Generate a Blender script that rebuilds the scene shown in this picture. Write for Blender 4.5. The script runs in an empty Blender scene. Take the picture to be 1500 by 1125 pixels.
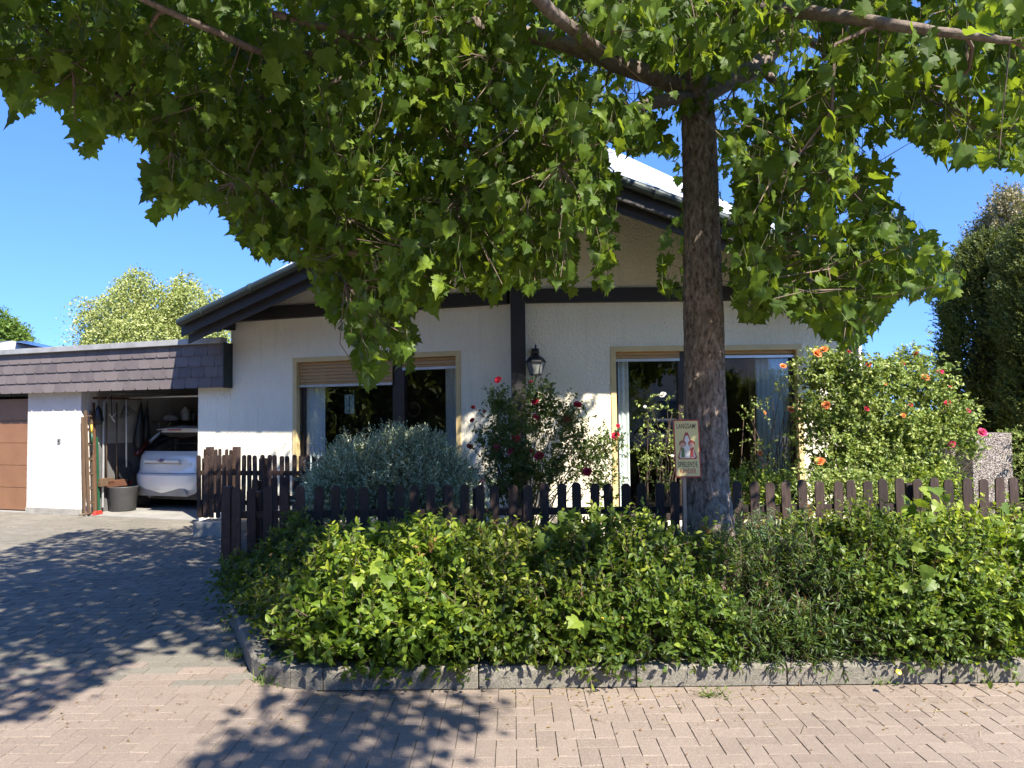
import bpy, bmesh, math, random
import numpy as np
from mathutils import Vector, Matrix, noise
R = math.radians
scn = bpy.context.scene
COL = scn.collection
RNG = np.random.default_rng(7)
random.seed(7)

# ------------------------------------------------------------------ camera
CAMZ, TILT, ROLL, FPX = 1.62, R(2.47), 0.012, 1100.0
F_ = np.array([0, math.cos(TILT), math.sin(TILT)])
X0 = np.array([1.0, 0, 0]); U0 = np.array([0, -math.sin(TILT), math.cos(TILT)])
XR = math.cos(ROLL) * X0 - math.sin(ROLL) * U0
UR = math.cos(ROLL) * U0 + math.sin(ROLL) * X0
CAM = np.array([0, 0, CAMZ])
cd = bpy.data.cameras.new('camera'); cam = bpy.data.objects.new('camera', cd); COL.objects.link(cam)
cam.matrix_world = Matrix(((XR[0], UR[0], -F_[0], 0), (XR[1], UR[1], -F_[1], 0), (XR[2], UR[2], -F_[2], CAMZ), (0, 0, 0, 1)))
cd.sensor_width = 36; cd.lens = 36 * FPX / 1500; cd.clip_start = .05; cd.clip_end = 2000
scn.camera = cam
# ------------------------------------------------------------------ light
SUN_AZ, SUN_EL = R(33), R(46)          # azimuth from straight behind the camera towards the right
w = bpy.data.worlds.new('World'); scn.world = w; w.use_nodes = True
nt = w.node_tree; bg = nt.nodes['Background']
sky = nt.nodes.new('ShaderNodeTexSky'); sky.sky_type = 'NISHITA'; sky.sun_disc = False
sky.sun_elevation = SUN_EL; sky.sun_rotation = math.pi - SUN_AZ
sky.altitude = 1500; sky.air_density = .9; sky.dust_density = .05; sky.ozone_density = 2.0
tc_ = nt.nodes.new('ShaderNodeTexCoord'); va_ = nt.nodes.new('ShaderNodeVectorMath'); va_.operation = 'ADD'; va_.inputs[1].default_value = (0, 0, .22); vn_ = nt.nodes.new('ShaderNodeVectorMath'); vn_.operation = 'NORMALIZE'
nt.links.new(tc_.outputs['Generated'], va_.inputs[0]); nt.links.new(va_.outputs[0], vn_.inputs[0]); nt.links.new(vn_.outputs[0], sky.inputs[0])
hs = nt.nodes.new('ShaderNodeHueSaturation'); hs.inputs['Saturation'].default_value = 1.22; hs.inputs['Hue'].default_value = .51; nt.links.new(sky.outputs[0], hs.inputs['Color']); nt.links.new(hs.outputs[0], bg.inputs[0]); bg.inputs[1].default_value = .14
sl = bpy.data.lights.new('sun', 'SUN'); sl.energy = 4.0; sl.angle = R(.55); sl.color = (1, .94, .83)
so = bpy.data.objects.new('sun', sl); COL.objects.link(so)
S_TO = Vector((math.sin(SUN_AZ) * math.cos(SUN_EL), -math.cos(SUN_AZ) * math.cos(SUN_EL), math.sin(SUN_EL)))
so.rotation_euler = S_TO.to_track_quat('Z', 'Y').to_euler()
scn.view_settings.view_transform = 'Standard'; scn.view_settings.look = 'None'
scn.view_settings.exposure = 1.82; scn.view_settings.gamma = 1

# ------------------------------------------------------------------ projection helpers (pixels of the 1500x1125 photo)
def ray(px, py):
    return F_ * FPX + XR * (px - 750) + UR * (562.5 - py)
def P(px, py, Y):
    d = ray(px, py); return Vector(d * (Y / d[1])) + Vector(CAM)
def G(px, py, z=0.0):
    d = ray(px, py); t = (z - CAMZ) / d[2]; return Vector(CAM + d * t)
def proj(p):
    q = np.asarray(p, float) - CAM
    f = q @ F_; f = np.where(np.abs(f) < 1e-6, 1e-6, f)
    return 750 + FPX * (q @ XR) / f, 562.5 - FPX * (q @ UR) / f, f
def inpoly(x, y, poly):
    x = np.asarray(x, float); y = np.asarray(y, float); c = np.zeros(x.shape, bool)
    n = len(poly)
    for i in range(n):
        x1, y1 = poly[i]; x2, y2 = poly[(i + 1) % n]
        if y1 == y2: continue
        m = ((y1 > y) != (y2 > y)) & (x < (x2 - x1) * (y - y1) / (y2 - y1) + x1)
        c ^= m
    return c

# ------------------------------------------------------------------ materials
def newmat(name):
    m = bpy.data.materials.new(name); m.use_nodes = True
    t = m.node_tree; b = t.nodes['Principled BSDF']
    return m, t, b
def N(t, kind, **kw):
    n = t.nodes.new(kind)
    for k, v in kw.items():
        if k in n.inputs: n.inputs[k].default_value = v
        else: setattr(n, k, v)
    return n
def mixc(t, fac, a, b, kind='MIX'):
    m = t.nodes.new('ShaderNodeMix'); m.data_type = 'RGBA'; m.blend_type = kind
    for s, v in ((0, fac), (6, a), (7, b)):
        if hasattr(v, 'is_linked') or isinstance(v, bpy.types.NodeSocket): t.links.new(v, m.inputs[s])
        else: m.inputs[s].default_value = v if s == 0 else (*v, 1)
    return m.outputs[2]
def ramp(t, src, a, b, c0=(0, 0, 0, 1), c1=(1, 1, 1, 1)):
    r = t.nodes.new('ShaderNodeValToRGB'); r.color_ramp.elements[0].position = a; r.color_ramp.elements[1].position = b
    r.color_ramp.elements[0].color = c0; r.color_ramp.elements[1].color = c1
    t.links.new(src, r.inputs[0]); return r.outputs[0]
def coords(t, scale=(1, 1, 1)):
    c = t.nodes.new('ShaderNodeTexCoord'); mp = t.nodes.new('ShaderNodeMapping'); mp.inputs['Scale'].default_value = scale
    t.links.new(c.outputs['Object'], mp.inputs[0]); return mp.outputs[0]
def noise_t(t, vec, scale, detail=6, rough=.6):
    n = N(t, 'ShaderNodeTexNoise', Scale=scale, Detail=detail, Roughness=rough); t.links.new(vec, n.inputs['Vector']); return n.outputs['Fac']
def bump(t, b, h, strength, dist=.01):
    bp = N(t, 'ShaderNodeBump', Strength=strength, Distance=dist); t.links.new(h, bp.inputs['Height']); t.links.new(bp.outputs[0], b.inputs['Normal']); return bp
def mat(name, c1, c2=None, rough=.7, scale=8, bs=.0, bscale=60, metal=0, stretch=(1, 1, 1), spec=.5, detail=6):
    m, t, b = newmat(name)
    b.inputs['Roughness'].default_value = rough; b.inputs['Metallic'].default_value = metal
    b.inputs['Specular IOR Level'].default_value = spec
    v = coords(t, stretch)
    if c2 is None: c2 = tuple(x * .75 for x in c1)
    f = ramp(t, noise_t(t, v, scale, detail), .35, .68)
    t.links.new(mixc(t, f, c1, c2), b.inputs['Base Color'])
    if bs: bump(t, b, noise_t(t, v, bscale, 4), bs, .01)
    return m
def stucco(name, c1, c2, vz=.3, st=.40):
    m, t, b = newmat(name); b.inputs['Roughness'].default_value = .9; b.inputs['Specular IOR Level'].default_value = .2
    v = coords(t); vs = coords(t, (1, 1, vz))
    n1 = noise_t(t, vs, 34, 3, .5); n2 = noise_t(t, v, 85, 3, .6); n3 = noise_t(t, v, 1.3, 5)
    a = N(t, 'ShaderNodeMath', operation='ADD'); t.links.new(ramp(t, n1, .36, .56), a.inputs[0])
    mm = N(t, 'ShaderNodeMath', operation='MULTIPLY'); mm.inputs[1].default_value = .5; t.links.new(n2, mm.inputs[0]); t.links.new(mm.outputs[0], a.inputs[1])
    big = ramp(t, noise_t(t, v, 2.2, 4), .3, .7, c0=(.45, .45, .45, 1)); m2 = N(t, 'ShaderNodeMath', operation='MULTIPLY'); t.links.new(a.outputs[0], m2.inputs[0]); t.links.new(big, m2.inputs[1])
    bump(t, b, m2.outputs[0], st, .018)
    col = mixc(t, ramp(t, n3, .3, .75), c1, c2)
    vd = coords(t, (5, 5, .35)); dn = noise_t(t, vd, 2.2, 5)
    col = mixc(t, ramp(t, dn, .56, .8, c1=(.25, .25, .25, 1)), col, tuple(x * .55 for x in c2))
    # darker pits in the coarse render
    col = mixc(t, ramp(t, n1, .28, .40, c0=(.22, .22, .22, 1), c1=(0, 0, 0, 1)), col, tuple(x * .62 for x in c1))
    t.links.new(col, b.inputs['Base Color']); return m
def leafmat(name, stops, trans=.4, rough=.45, back=None, spec=.35):
    """leaf colour varies leaf by leaf through the 'var' attribute"""
    m, t, b = newmat(name)
    a = N(t, 'ShaderNodeAttribute', attribute_name='var')
    r = t.nodes.new('ShaderNodeValToRGB'); cr = r.color_ramp
    while len(cr.elements) < len(stops): cr.elements.new(.5)
    for e, (p, c) in zip(cr.elements, stops): e.position = p; e.color = (*c, 1)
    t.links.new(a.outputs['Fac'], r.inputs[0]); col = r.outputs[0]
    v = coords(t); f = noise_t(t, v, 45, 3)
    col = mixc(t, ramp(t, f, .3, .75, c1=(.35, .35, .35, 1)), col, tuple(x * .6 for x in stops[0][1]))
    t.links.new(col, b.inputs['Base Color']); b.inputs['Roughness'].default_value = rough
    b.inputs['Specular IOR Level'].default_value = spec
    tr = t.nodes.new('ShaderNodeBsdfTranslucent'); 
    tc = mixc(t, .5, col, (.36, .44, .02)); t.links.new(tc, tr.inputs[0])
    mx = t.nodes.new('ShaderNodeMixShader'); mx.inputs[0].default_value = trans
    t.links.new(b.outputs[0], mx.inputs[1]); t.links.new(tr.outputs[0], mx.inputs[2])
    t.links.new(mx.outputs[0], t.nodes['Material Output'].inputs[0]); return m

M = {}
M['stucco'] = stucco('stucco', (.88, .81, .64), (.81, .745, .60))
M['stucco_grain'] = stucco('stucco_grain', (.88, .80, .61), (.81, .735, .565), .8, .62)
M['stucco_garage'] = stucco('stucco_garage', (.72, .66, .60), (.62, .56, .51))
M['dark_wood'] = mat('dark_wood', (.012, .010, .010), (.020, .016, .015), .55, 5, .35, 90, stretch=(6, 6, .6))
M['beam_wood'] = mat('beam_wood', (.026, .020, .019), (.015, .012, .012), .6, 5, .3, 90, stretch=(.7, 6, 6))
M['soffit'] = mat('soffit', (.010, .0085, .0085), (.016, .013, .012), .7, 4)
M['gutter'] = mat('gutter', (.030, .042, .038), (.018, .026, .024), .5, 6, metal=.2)
M['roof'] = mat('roof', (.80, .80, .80), (.62, .62, .62), .25, 9, spec=.8)  # pale colour painted in for sun glare; the tiles themselves are darker
M['cream'] = mat('cream_trim', (.66, .50, .24), (.58, .43, .20), .5, 3)
M['shutter'] = mat('shutter', (.44, .26, .10), (.36, .205, .08), .45, 14, stretch=(1, 1, 8))
M['alu'] = mat('aluminium', (.55, .56, .55), (.45, .45, .45), .4, 5, metal=.6)
M['frame'] = mat('window_frame', (.020, .014, .012), (.03, .02, .017), .4, 8)
M['coping'] = mat('coping', (.42, .41, .39), (.30, .29, .28), .5, 5, metal=.3)
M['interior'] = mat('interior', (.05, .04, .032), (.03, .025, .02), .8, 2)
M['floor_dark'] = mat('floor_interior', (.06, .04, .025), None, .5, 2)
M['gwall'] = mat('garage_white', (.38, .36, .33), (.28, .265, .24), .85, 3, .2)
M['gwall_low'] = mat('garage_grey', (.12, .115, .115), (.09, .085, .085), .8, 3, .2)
M['concrete'] = mat('concrete', (.34, .32, .28), (.22, .21, .185), .9, 6, .5, 90)
M['gfloor'] = mat('garage_floor', (.30, .28, .25), (.2, .19, .17), .85, 3, .2)
M['door_brown'] = mat('door_brown', (.235, .115, .055), (.20, .095, .045), .5, 3)
M['soil'] = mat('soil', (.06, .045, .03), (.10, .08, .055), .95, 12, .8, 40)
M['joint'] = mat('joint', (.14, .115, .08), (.085, .085, .045), .95, 20, .5, 120)
M['wood_light'] = mat('wood_light', (.13, .08, .045), (.08, .052, .032), .6, 10, stretch=(4, 4, .5))
M['wood_red'] = mat('wood_red', (.13, .055, .03), (.09, .04, .022), .6, 10)
M['metal_dark'] = mat('metal_dark', (.03, .03, .032), (.05, .05, .05), .45, 10, metal=.5)
M['white_plastic'] = mat('white_plastic', (.75, .75, .72), (.6, .6, .58), .4, 5)
M['red_plastic'] = mat('red_plastic', (.55, .05, .03), (.4, .03, .02), .5, 5)
M['green_plastic'] = mat('green_plastic', (.02, .08, .04), None, .4, 5)
M['yellow_plastic'] = mat('yellow_plastic', (.7, .5, .05), None, .4, 5)
M['zinc'] = mat('zinc', (.24, .24, .24), (.17, .17, .17), .55, 7, metal=.3)
M['basket'] = mat('basket', (.3, .3, .3), (.2, .2, .2), .5, 7, metal=.5)
M['patio'] = mat('patio', (.62, .56, .46), (.46, .41, .33), .9, 3, .4, 50)
M['lawn_soil'] = mat('lawn_soil', (.09, .12, .03), (.06, .09, .02), .95, 6, .6, 60)

def slate_mat():
    m, t, b = newmat('slate'); a = N(t, 'ShaderNodeAttribute', attribute_name='var'); b.inputs['Roughness'].default_value = .62
    c = mixc(t, a.outputs['Fac'], (.098, .080, .078), (.145, .118, .112)); v = coords(t)
    c = mixc(t, ramp(t, noise_t(t, v, 5), .45, .8, c1=(.4, .4, .4, 1)), c, (.19, .165, .155)); t.links.new(c, b.inputs['Base Color'])
    bump(t, b, noise_t(t, v, 60, 4), .15, .01); return m
M['slate'] = slate_mat()
def paver_mat(name, c1, c2, speck):
    m, t, b = newmat(name); a = N(t, 'ShaderNodeAttribute', attribute_name='var'); b.inputs['Roughness'].default_value = .88
    b.inputs['Specular IOR Level'].default_value = .25
    v = coords(t); c = mixc(t, a.outputs['Fac'], c1, c2)
    vo = N(t, 'ShaderNodeTexVoronoi', Scale=170); t.links.new(v, vo.inputs['Vector'])
    c = mixc(t, ramp(t, vo.outputs['Color'], .45, .95, c1=(.6, .6, .6, 1)), c, speck)
    n = noise_t(t, v, 230, 2); c = mixc(t, ramp(t, n, .5, .72, c1=(.55, .55, .55, 1)), c, tuple(x * .45 for x in c1))
    big = noise_t(t, v, .9, 6); c = mixc(t, ramp(t, big, .42, .75, c1=(.5, .5, .5, 1)), c, tuple(x * .62 for x in c2))
    t.links.new(c, b.inputs['Base Color']); bump(t, b, noise_t(t, v, 160, 4, .7), .55, .006); return m
M['paver_red'] = paver_mat('paver_red', (.20, .155, .125), (.245, .192, .155), (.36, .30, .24))
M['paver_grey'] = paver_mat('paver_grey', (.145, .13, .105), (.20, .18, .145), (.29, .265, .215))
def kerb_mat():
    m, t, b = newmat('kerb_concrete'); b.inputs['Roughness'].default_value = .95; v = coords(t)
    vo = N(t, 'ShaderNodeTexVoronoi', Scale=90); t.links.new(v, vo.inputs['Vector'])
    c = mixc(t, ramp(t, vo.outputs['Color'], .3, .8), (.14, .125, .10), (.235, .21, .172))
    c = mixc(t, ramp(t, noise_t(t, v, 3, 6), .4, .7, c1=(.7, .7, .7, 1)), c, (.15, .14, .105))
    t.links.new(c, b.inputs['Base Color']); bump(t, b, noise_t(t, v, 120, 4, .7), .8, .01); return m
M['kerb'] = kerb_mat()
def aggregate():
    m, t, b = newmat('aggregate'); b.inputs['Roughness'].default_value = .8; v = coords(t)
    vo = N(t, 'ShaderNodeTexVoronoi', Scale=85); t.links.new(v, vo.inputs['Vector'])
    r = t.nodes.new('ShaderNodeValToRGB'); cr = r.color_ramp; cr.interpolation = 'CONSTANT'
    for _ in range(2): cr.elements.new(.5)
    for e, (p, c) in zip(cr.elements, [(0, (.06, .05, .045)), (.35, (.22, .17, .15)), (.55, (.32, .27, .235)), (.8, (.50, .46, .40))]): e.position = p; e.color = (*c, 1)
    t.links.new(vo.outputs['Color'], r.inputs[0]); t.links.new(r.outputs[0], b.inputs['Base Color'])
    bump(t, b, vo.outputs['Distance'], .8, -.02); return m
M['aggregate'] = aggregate()
def bark():
    m, t, b = newmat('bark'); b.inputs['Roughness'].default_value = .95; b.inputs['Specular IOR Level'].default_value = .15
    v = coords(t, (1, 1, .42)); n = noise_t(t, v, 30, 8, .72); n2 = noise_t(t, coords(t), 5, 5)
    c = mixc(t, ramp(t, n, .38, .66), (.10, .072, .055), (.50, .40, .33))
    c = mixc(t, ramp(t, n2, .45, .7, c1=(.55, .55, .55, 1)), c, (.17, .16, .13)); t.links.new(c, b.inputs['Base Color'])
    bump(t, b, n, 1.0, .035); return m
M['bark'] = bark()
M['bark_branch'] = mat('bark_branch', (.10, .075, .058), (.20, .155, .125), .9, 26, .8, 40)
M['twig'] = mat('twig', (.10, .065, .045), (.16, .11, .08), .85, 30)
M['stem_green'] = mat('stem_green', (.09, .12, .03), (.14, .10, .05), .7, 20)
def fence_mat():
    m, t, b = newmat('fence_wood'); b.inputs['Roughness'].default_value = .62; b.inputs['Specular IOR Level'].default_value = .35
    oi = t.nodes.new('ShaderNodeObjectInfo'); sc9 = N(t, 'ShaderNodeMath', operation='MULTIPLY'); sc9.inputs[1].default_value = 90; t.links.new(oi.outputs['Random'], sc9.inputs[0])
    def offs(vv):
        ad_ = t.nodes.new('ShaderNodeVectorMath'); ad_.operation = 'ADD'; t.links.new(vv, ad_.inputs[0]); t.links.new(sc9.outputs[0], ad_.inputs[1]); return ad_.outputs[0]
    v = offs(coords(t, (7, 7, .5))); n = noise_t(t, v, 12, 6, .65); w_ = noise_t(t, offs(coords(t, (3, 3, 1.2))), 7, 5)
    c = mixc(t, ramp(t, n, .35, .7), (.022, .013, .010), (.050, .031, .024))
    c = mixc(t, ramp(t, w_, .60, .76, c1=(.6, .6, .6, 1)), c, (.10, .068, .053))
    hv = t.nodes.new('ShaderNodeHueSaturation'); mr_ = N(t, 'ShaderNodeMapRange'); mr_.inputs['To Min'].default_value = .8; mr_.inputs['To Max'].default_value = 1.6; t.links.new(oi.outputs['Random'], mr_.inputs['Value']); t.links.new(mr_.outputs[0], hv.inputs['Value']); t.links.new(c, hv.inputs['Color'])
    t.links.new(hv.outputs[0], b.inputs['Base Color']); bump(t, b, n, .4, .008); return m
M['fence'] = fence_mat()
def glass_mat():
    m, t, b = newmat('window_glass'); t.nodes.remove(b)
    tr = N(t, 'ShaderNodeBsdfTransparent'); tr.inputs[0].default_value = (.80, .84, .82, 1)
    gl = N(t, 'ShaderNodeBsdfAnisotropic'); gl.inputs['Roughness'].default_value = 0.0; gl.inputs[0].default_value = (1, 1, 1, 1)
    lw = N(t, 'ShaderNodeFresnel', IOR=1.62); ad = N(t, 'ShaderNodeMath', operation='ADD'); ad.inputs[1].default_value = .02; t.links.new(lw.outputs[0], ad.inputs[0])
    mx = N(t, 'ShaderNodeMixShader'); t.links.new(ad.outputs[0], mx.inputs[0]); t.links.new(tr.outputs[0], mx.inputs[1]); t.links.new(gl.outputs[0], mx.inputs[2])
    t.links.new(mx.outputs[0], t.nodes['Material Output'].inputs[0]); return m
M['glass'] = glass_mat()
def curtain_mat():
    m, t, b = newmat('curtain'); b.inputs['Roughness'].default_value = .9
    v = coords(t); vo = N(t, 'ShaderNodeTexVoronoi', Scale=40); t.links.new(v, vo.inputs['Vector'])
    t.links.new(mixc(t, ramp(t, vo.outputs['Distance'], .1, .6), (.88, .90, .92), (.68, .72, .75)), b.inputs['Base Color']); return m
M['curtain'] = curtain_mat()

# leaves
M['maple'] = leafmat('tree_leaf', [(0, (.045, .085, .010)), (.5, (.092, .16, .017)), (1, (.22, .31, .034))], .50, .5, spec=.25)
M['hedge_a'] = leafmat('hedge_leaf_olive', [(0, (.032, .060, .008)), (.5, (.10, .155, .016)), (1, (.32, .34, .035))], .38)
M['hedge_b'] = leafmat('hedge_leaf_lime', [(0, (.042, .085, .010)), (.5, (.15, .235, .022)), (1, (.44, .50, .05))], .42)
M['hedge_c'] = leafmat('hedge_leaf_mid', [(0, (.036, .075, .011)), (.6, (.125, .195, .024)), (1, (.34, .40, .05))], .38)
M['hedge_d'] = leafmat('hedge_leaf_dark', [(0, (.022, .046, .010)), (.6, (.07, .12, .02)), (1, (.20, .26, .04))], .3)
M['hedge_e'] = leafmat('hedge_leaf_blue', [(0, (.04, .09, .04)), (.6, (.10, .18, .07)), (1, (.20, .29, .10))], .33)
M['silver'] = leafmat('silver_leaf', [(0, (.22, .29, .16)), (.5, (.48, .56, .36)), (1, (.84, .86, .62))], .25, .55)
M['rose_dark'] = leafmat('rose_leaf_dark', [(0, (.025, .055, .012)), (.6, (.065, .115, .024)), (1, (.17, .23, .045))], .3, .4)
M['rose_lime'] = leafmat('rose_leaf_lime', [(0, (.09, .15, .03)), (.5, (.24, .32, .07)), (1, (.48, .52, .16))], .35, .42)
M['birch'] = leafmat('birch_leaf', [(0, (.22, .26, .07)), (.5, (.40, .44, .14)), (1, (.58, .58, .26))], .4)
M['thuja'] = leafmat('conifer_leaf', [(0, (.03, .05, .012)), (.6, (.075, .105, .022)), (1, (.18, .18, .04))], .15, .6)
M['far_green'] = leafmat('far_leaf', [(0, (.05, .10, .02)), (1, (.18, .28, .05))], .3)
M['ochre'] = leafmat('bare_top_leaf', [(0, (.16, .13, .07)), (1, (.34, .28, .16))], .2)
M['grass'] = leafmat('grass_blade', [(0, (.06, .12, .02)), (1, (.22, .28, .06))], .35)
M['young_red'] = leafmat('young_leaf_red', [(0, (.22, .10, .05)), (1, (.30, .20, .06))], .35)
def petal(name, a, b_):
    return leafmat(name, [(0, a), (1, b_)], .25, .6)
M['rose_red'] = petal('petal_red', (.48, .008, .035), (.70, .03, .10))
M['rose_pink'] = petal('petal_pink', (.72, .03, .16), (.85, .10, .28))
M['rose_orange'] = petal('petal_orange', (.90, .20, .05), (.95, .42, .18))
M['rose_white'] = petal('petal_white', (.8, .75, .75), (.9, .88, .85))

# ------------------------------------------------------------------ mesh tools
class MB:
    def __init__(s): s.v = []; s.f = []; s.var = []
    def add(s, vs, fs, var=.5):
        o = len(s.v); s.v += [tuple(v) for v in vs]; s.f += [tuple(i + o for i in f) for f in fs]; s.var += [var] * len(vs)
    def box(s, c, X, Y, Z, var=.5, taper=1):
        """centre, half-axis vectors"""
        c, X, Y, Z = Vector(c), Vector(X), Vector(Y), Vector(Z); vs = []
        for z in (-1, 1):
            k = taper if z > 0 else 1
            for a, b in ((-1, -1), (1, -1), (1, 1), (-1, 1)): vs.append(c + X * a * k + Y * b * k + Z * z)
        s.add(vs, [(3, 2, 1, 0), (4, 5, 6, 7), (0, 1, 5, 4), (1, 2, 6, 5), (2, 3, 7, 6), (3, 0, 4, 7)], var)
    def bb(s, x0, x1, y0, y1, z0, z1, var=.5):
        s.box(((x0 + x1) / 2, (y0 + y1) / 2, (z0 + z1) / 2), ((x1 - x0) / 2, 0, 0), (0, (y1 - y0) / 2, 0), (0, 0, (z1 - z0) / 2), var)
    def prism(s, poly, D, var=.5):
        """poly: list of Vector in a plane; extruded by D"""
        n = len(poly); D = Vector(D); vs = [Vector(p) for p in poly] + [Vector(p) + D for p in poly]
        fs = [tuple(range(n))[::-1], tuple(range(n, 2 * n))] + [(i, (i + 1) % n, n + (i + 1) % n, n + i) for i in range(n)]
        s.add(vs, fs, var)
    def tube(s, pts, rad, seg=8, var=.5, cap=True):
        pts = [Vector(p) for p in pts]; rad = rad if hasattr(rad, '__len__') else [rad] * len(pts)
        n = len(pts); rings = []; ref = None; vs = []
        for i, p in enumerate(pts):
            d = (pts[min(i + 1, n - 1)] - pts[max(i - 1, 0)]).normalized()
            if ref is None:
                ref = d.orthogonal().normalized()
            ref = (ref - d * ref.dot(d)).normalized(); b = d.cross(ref)
            for k in range(seg):
                a = 2 * math.pi * k / seg; vs.append(p + (ref * math.cos(a) + b * math.sin(a)) * rad[i])
        fs = [(i * seg + k, i * seg + (k + 1) % seg, (i + 1) * seg + (k + 1) % seg, (i + 1) * seg + k) for i in range(n - 1) for k in range(seg)]
        if cap: fs += [tuple(range(seg))[::-1], tuple((n - 1) * seg + k for k in range(seg))]
        s.add(vs, fs, var)
    def lathe(s, c, prof, seg=24, var=.5, Z=(0, 0, 1), sx=1, sy=1):
        c = Vector(c); Z = Vector(Z).normalized(); X = Z.orthogonal().normalized() if abs(Z.z) < .99 else Vector((1, 0, 0)); Y = Z.cross(X); vs = []
        for r, z in prof:
            for k in range(seg):
                a = 2 * math.pi * k / seg; vs.append(c + X * math.cos(a) * r * sx + Y * math.sin(a) * r * sy + Z * z)
        n = len(prof)
        fs = [(i * seg + k, i * seg + (k + 1) % seg, (i + 1) * seg + (k + 1) % seg, (i + 1) * seg + k) for i in range(n - 1) for k in range(seg)]
        fs += [tuple(range(seg))[::-1], tuple((n - 1) * seg + k for k in range(seg))]
        s.add(vs, fs, var)
    def build(s, name, m, parent=None, smooth=False, bevel=0):
        me = bpy.data.meshes.new(name); me.from_pydata(s.v, [], s.f); me.update()
        at = me.attributes.new('var', 'FLOAT', 'POINT'); at.data.foreach_set('value', np.array(s.var, np.float32))
        bm = bmesh.new(); bm.from_mesh(me); bmesh.ops.recalc_face_normals(bm, faces=bm.faces)
        if bevel:
            es = [e for e in bm.edges if len(e.link_faces) == 2 and e.calc_face_angle(0) > .6]
            bmesh.ops.bevel(bm, geom=es, offset=bevel, segments=2, affect='EDGES', profile=.6, clamp_overlap=True)
        bm.to_mesh(me); bm.free()
        me.materials.append(m if not isinstance(m, str) else M[m])
        if smooth: me.shade_smooth()
        o = bpy.data.objects.new(name, me); COL.objects.link(o); par(o, parent); return o
def par(o, parent):
    if parent is not None:
        o.parent = parent; o.matrix_parent_inverse = parent.matrix_world.inverted() if parent.type == 'EMPTY' or True else o.matrix_parent_inverse
def thing(name, loc, label, cat, group=None):
    e = bpy.data.objects.new(name, None); COL.objects.link(e); e.location = Vector(loc); e.empty_display_size = .2
    e.matrix_world = Matrix.Translation(Vector(loc)); tag(e, label, cat, group); return e
def tag(o, label, cat, group=None, kind=None):
    o['label'] = label; o['category'] = cat
    if group: o['group'] = group
    if kind: o['kind'] = kind
    return o
def structure(o): o['kind'] = 'structure'; return o

def inst_mesh(name, parts, m, parent=None, smooth=False):
    """parts: list of (tv, tf, pos, X, Y, Z, var) numpy-instanced templates merged in one mesh"""
    Vs, loops, tot, vr, off = [], [], [], [], 0
    for tv, tf, pos, X, Y, Z, var in parts:
        tv = np.asarray(tv, float); n = len(pos)
        if n == 0: continue
        V = pos[:, None, :] + tv[None, :, 0:1] * X[:, None, :] + tv[None, :, 1:2] * Y[:, None, :] + tv[None, :, 2:3] * Z[:, None, :]
        Vs.append(V.reshape(-1, 3)); base = np.arange(n) * len(tv) + off
        lf = np.concatenate([np.array(f) for f in tf]); loops.append((base[:, None] + lf[None, :]).ravel())
        tot.append(np.tile([len(f) for f in tf], n)); vr.append(np.repeat(var, len(tv))); off += n * len(tv)
    V = np.concatenate(Vs); L = np.concatenate(loops); T = np.concatenate(tot); W = np.concatenate(vr)
    me = bpy.data.meshes.new(name); me.vertices.add(len(V)); me.vertices.foreach_set('co', V.astype(np.float32).ravel())
    me.loops.add(len(L)); me.loops.foreach_set('vertex_index', L.astype(np.int32))
    st = np.concatenate([[0], np.cumsum(T)[:-1]]); me.polygons.add(len(T)); me.polygons.foreach_set('loop_start', st.astype(np.int32))
    at = me.attributes.new('var', 'FLOAT', 'POINT'); at.data.foreach_set('value', W.astype(np.float32))
    me.update(calc_edges=True); me.validate(clean_customdata=False)
    me.materials.append(M[m] if isinstance(m, str) else m)
    me.shade_smooth() if smooth else me.shade_flat()
    o = bpy.data.objects.new(name, me); COL.objects.link(o); par(o, parent); return o
def nrm(a): return a / (np.linalg.norm(a, axis=-1, keepdims=True) + 1e-9)
# templates: y runs to the tip
def tmpl(right, fold=.12, droop=.12):
    """symmetric leaf outline -> triangles both sides of the midrib"""
    mid = [(0, y) for _, y in right]
    vs = []; fs = []
    ys = [p[1] for p in right]; tip = max(ys)
    pts = right + [(-x, y) for x, y in right[::-1][1:]][:-1]
    vs = [(x, y, fold * abs(x) - droop * y * y) for x, y in pts]
    c = len(vs); vs.append((0, tip * .42, -droop * .1))
    n = len(pts); fs = [(c, i, (i + 1) % n) for i in range(n)]
    return vs, fs
T_MAPLE = tmpl([(0, 0), (.20, -.07), (.44, .06), (.56, .24), (.40, .34), (.60, .62), (.34, .60), (.24, .80), (.12, .86), (0, 1.08)], .18, .22)
T_OVAL = tmpl([(0, 0), (.20, .18), (.27, .45), (.18, .75), (0, 1.0)], .25, .2)
T_NARROW = tmpl([(0, 0), (.10, .25), (.11, .55), (0, 1.0)], .2, .25)
T_SMALL = ([(0, 0, 0), (.32, .45, .07), (0, 1, -.1), (-.32, .45, .07)], [(0, 1, 2), (0, 2, 3)])
T_BLADE = ([(-.03, 0, 0), (.03, 0, 0), (.02, .6, .05), (0, 1, .2), (-.02, .6, .05)], [(0, 1, 2, 4), (4, 2, 3)])
T_STEM = ([(1, 0, 0), (-.5, 0, .87), (-.5, 0, -.87), (.6, 1, 0), (-.3, 1, .5), (-.3, 1, -.5)], [(0, 1, 4, 3), (1, 2, 5, 4), (2, 0, 3, 5)])
def oriented(tip, up):
    Y = nrm(tip); Xa = nrm(np.cross(Y, up)); Z = np.cross(Xa, Y); return Xa, Y, Z
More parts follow.
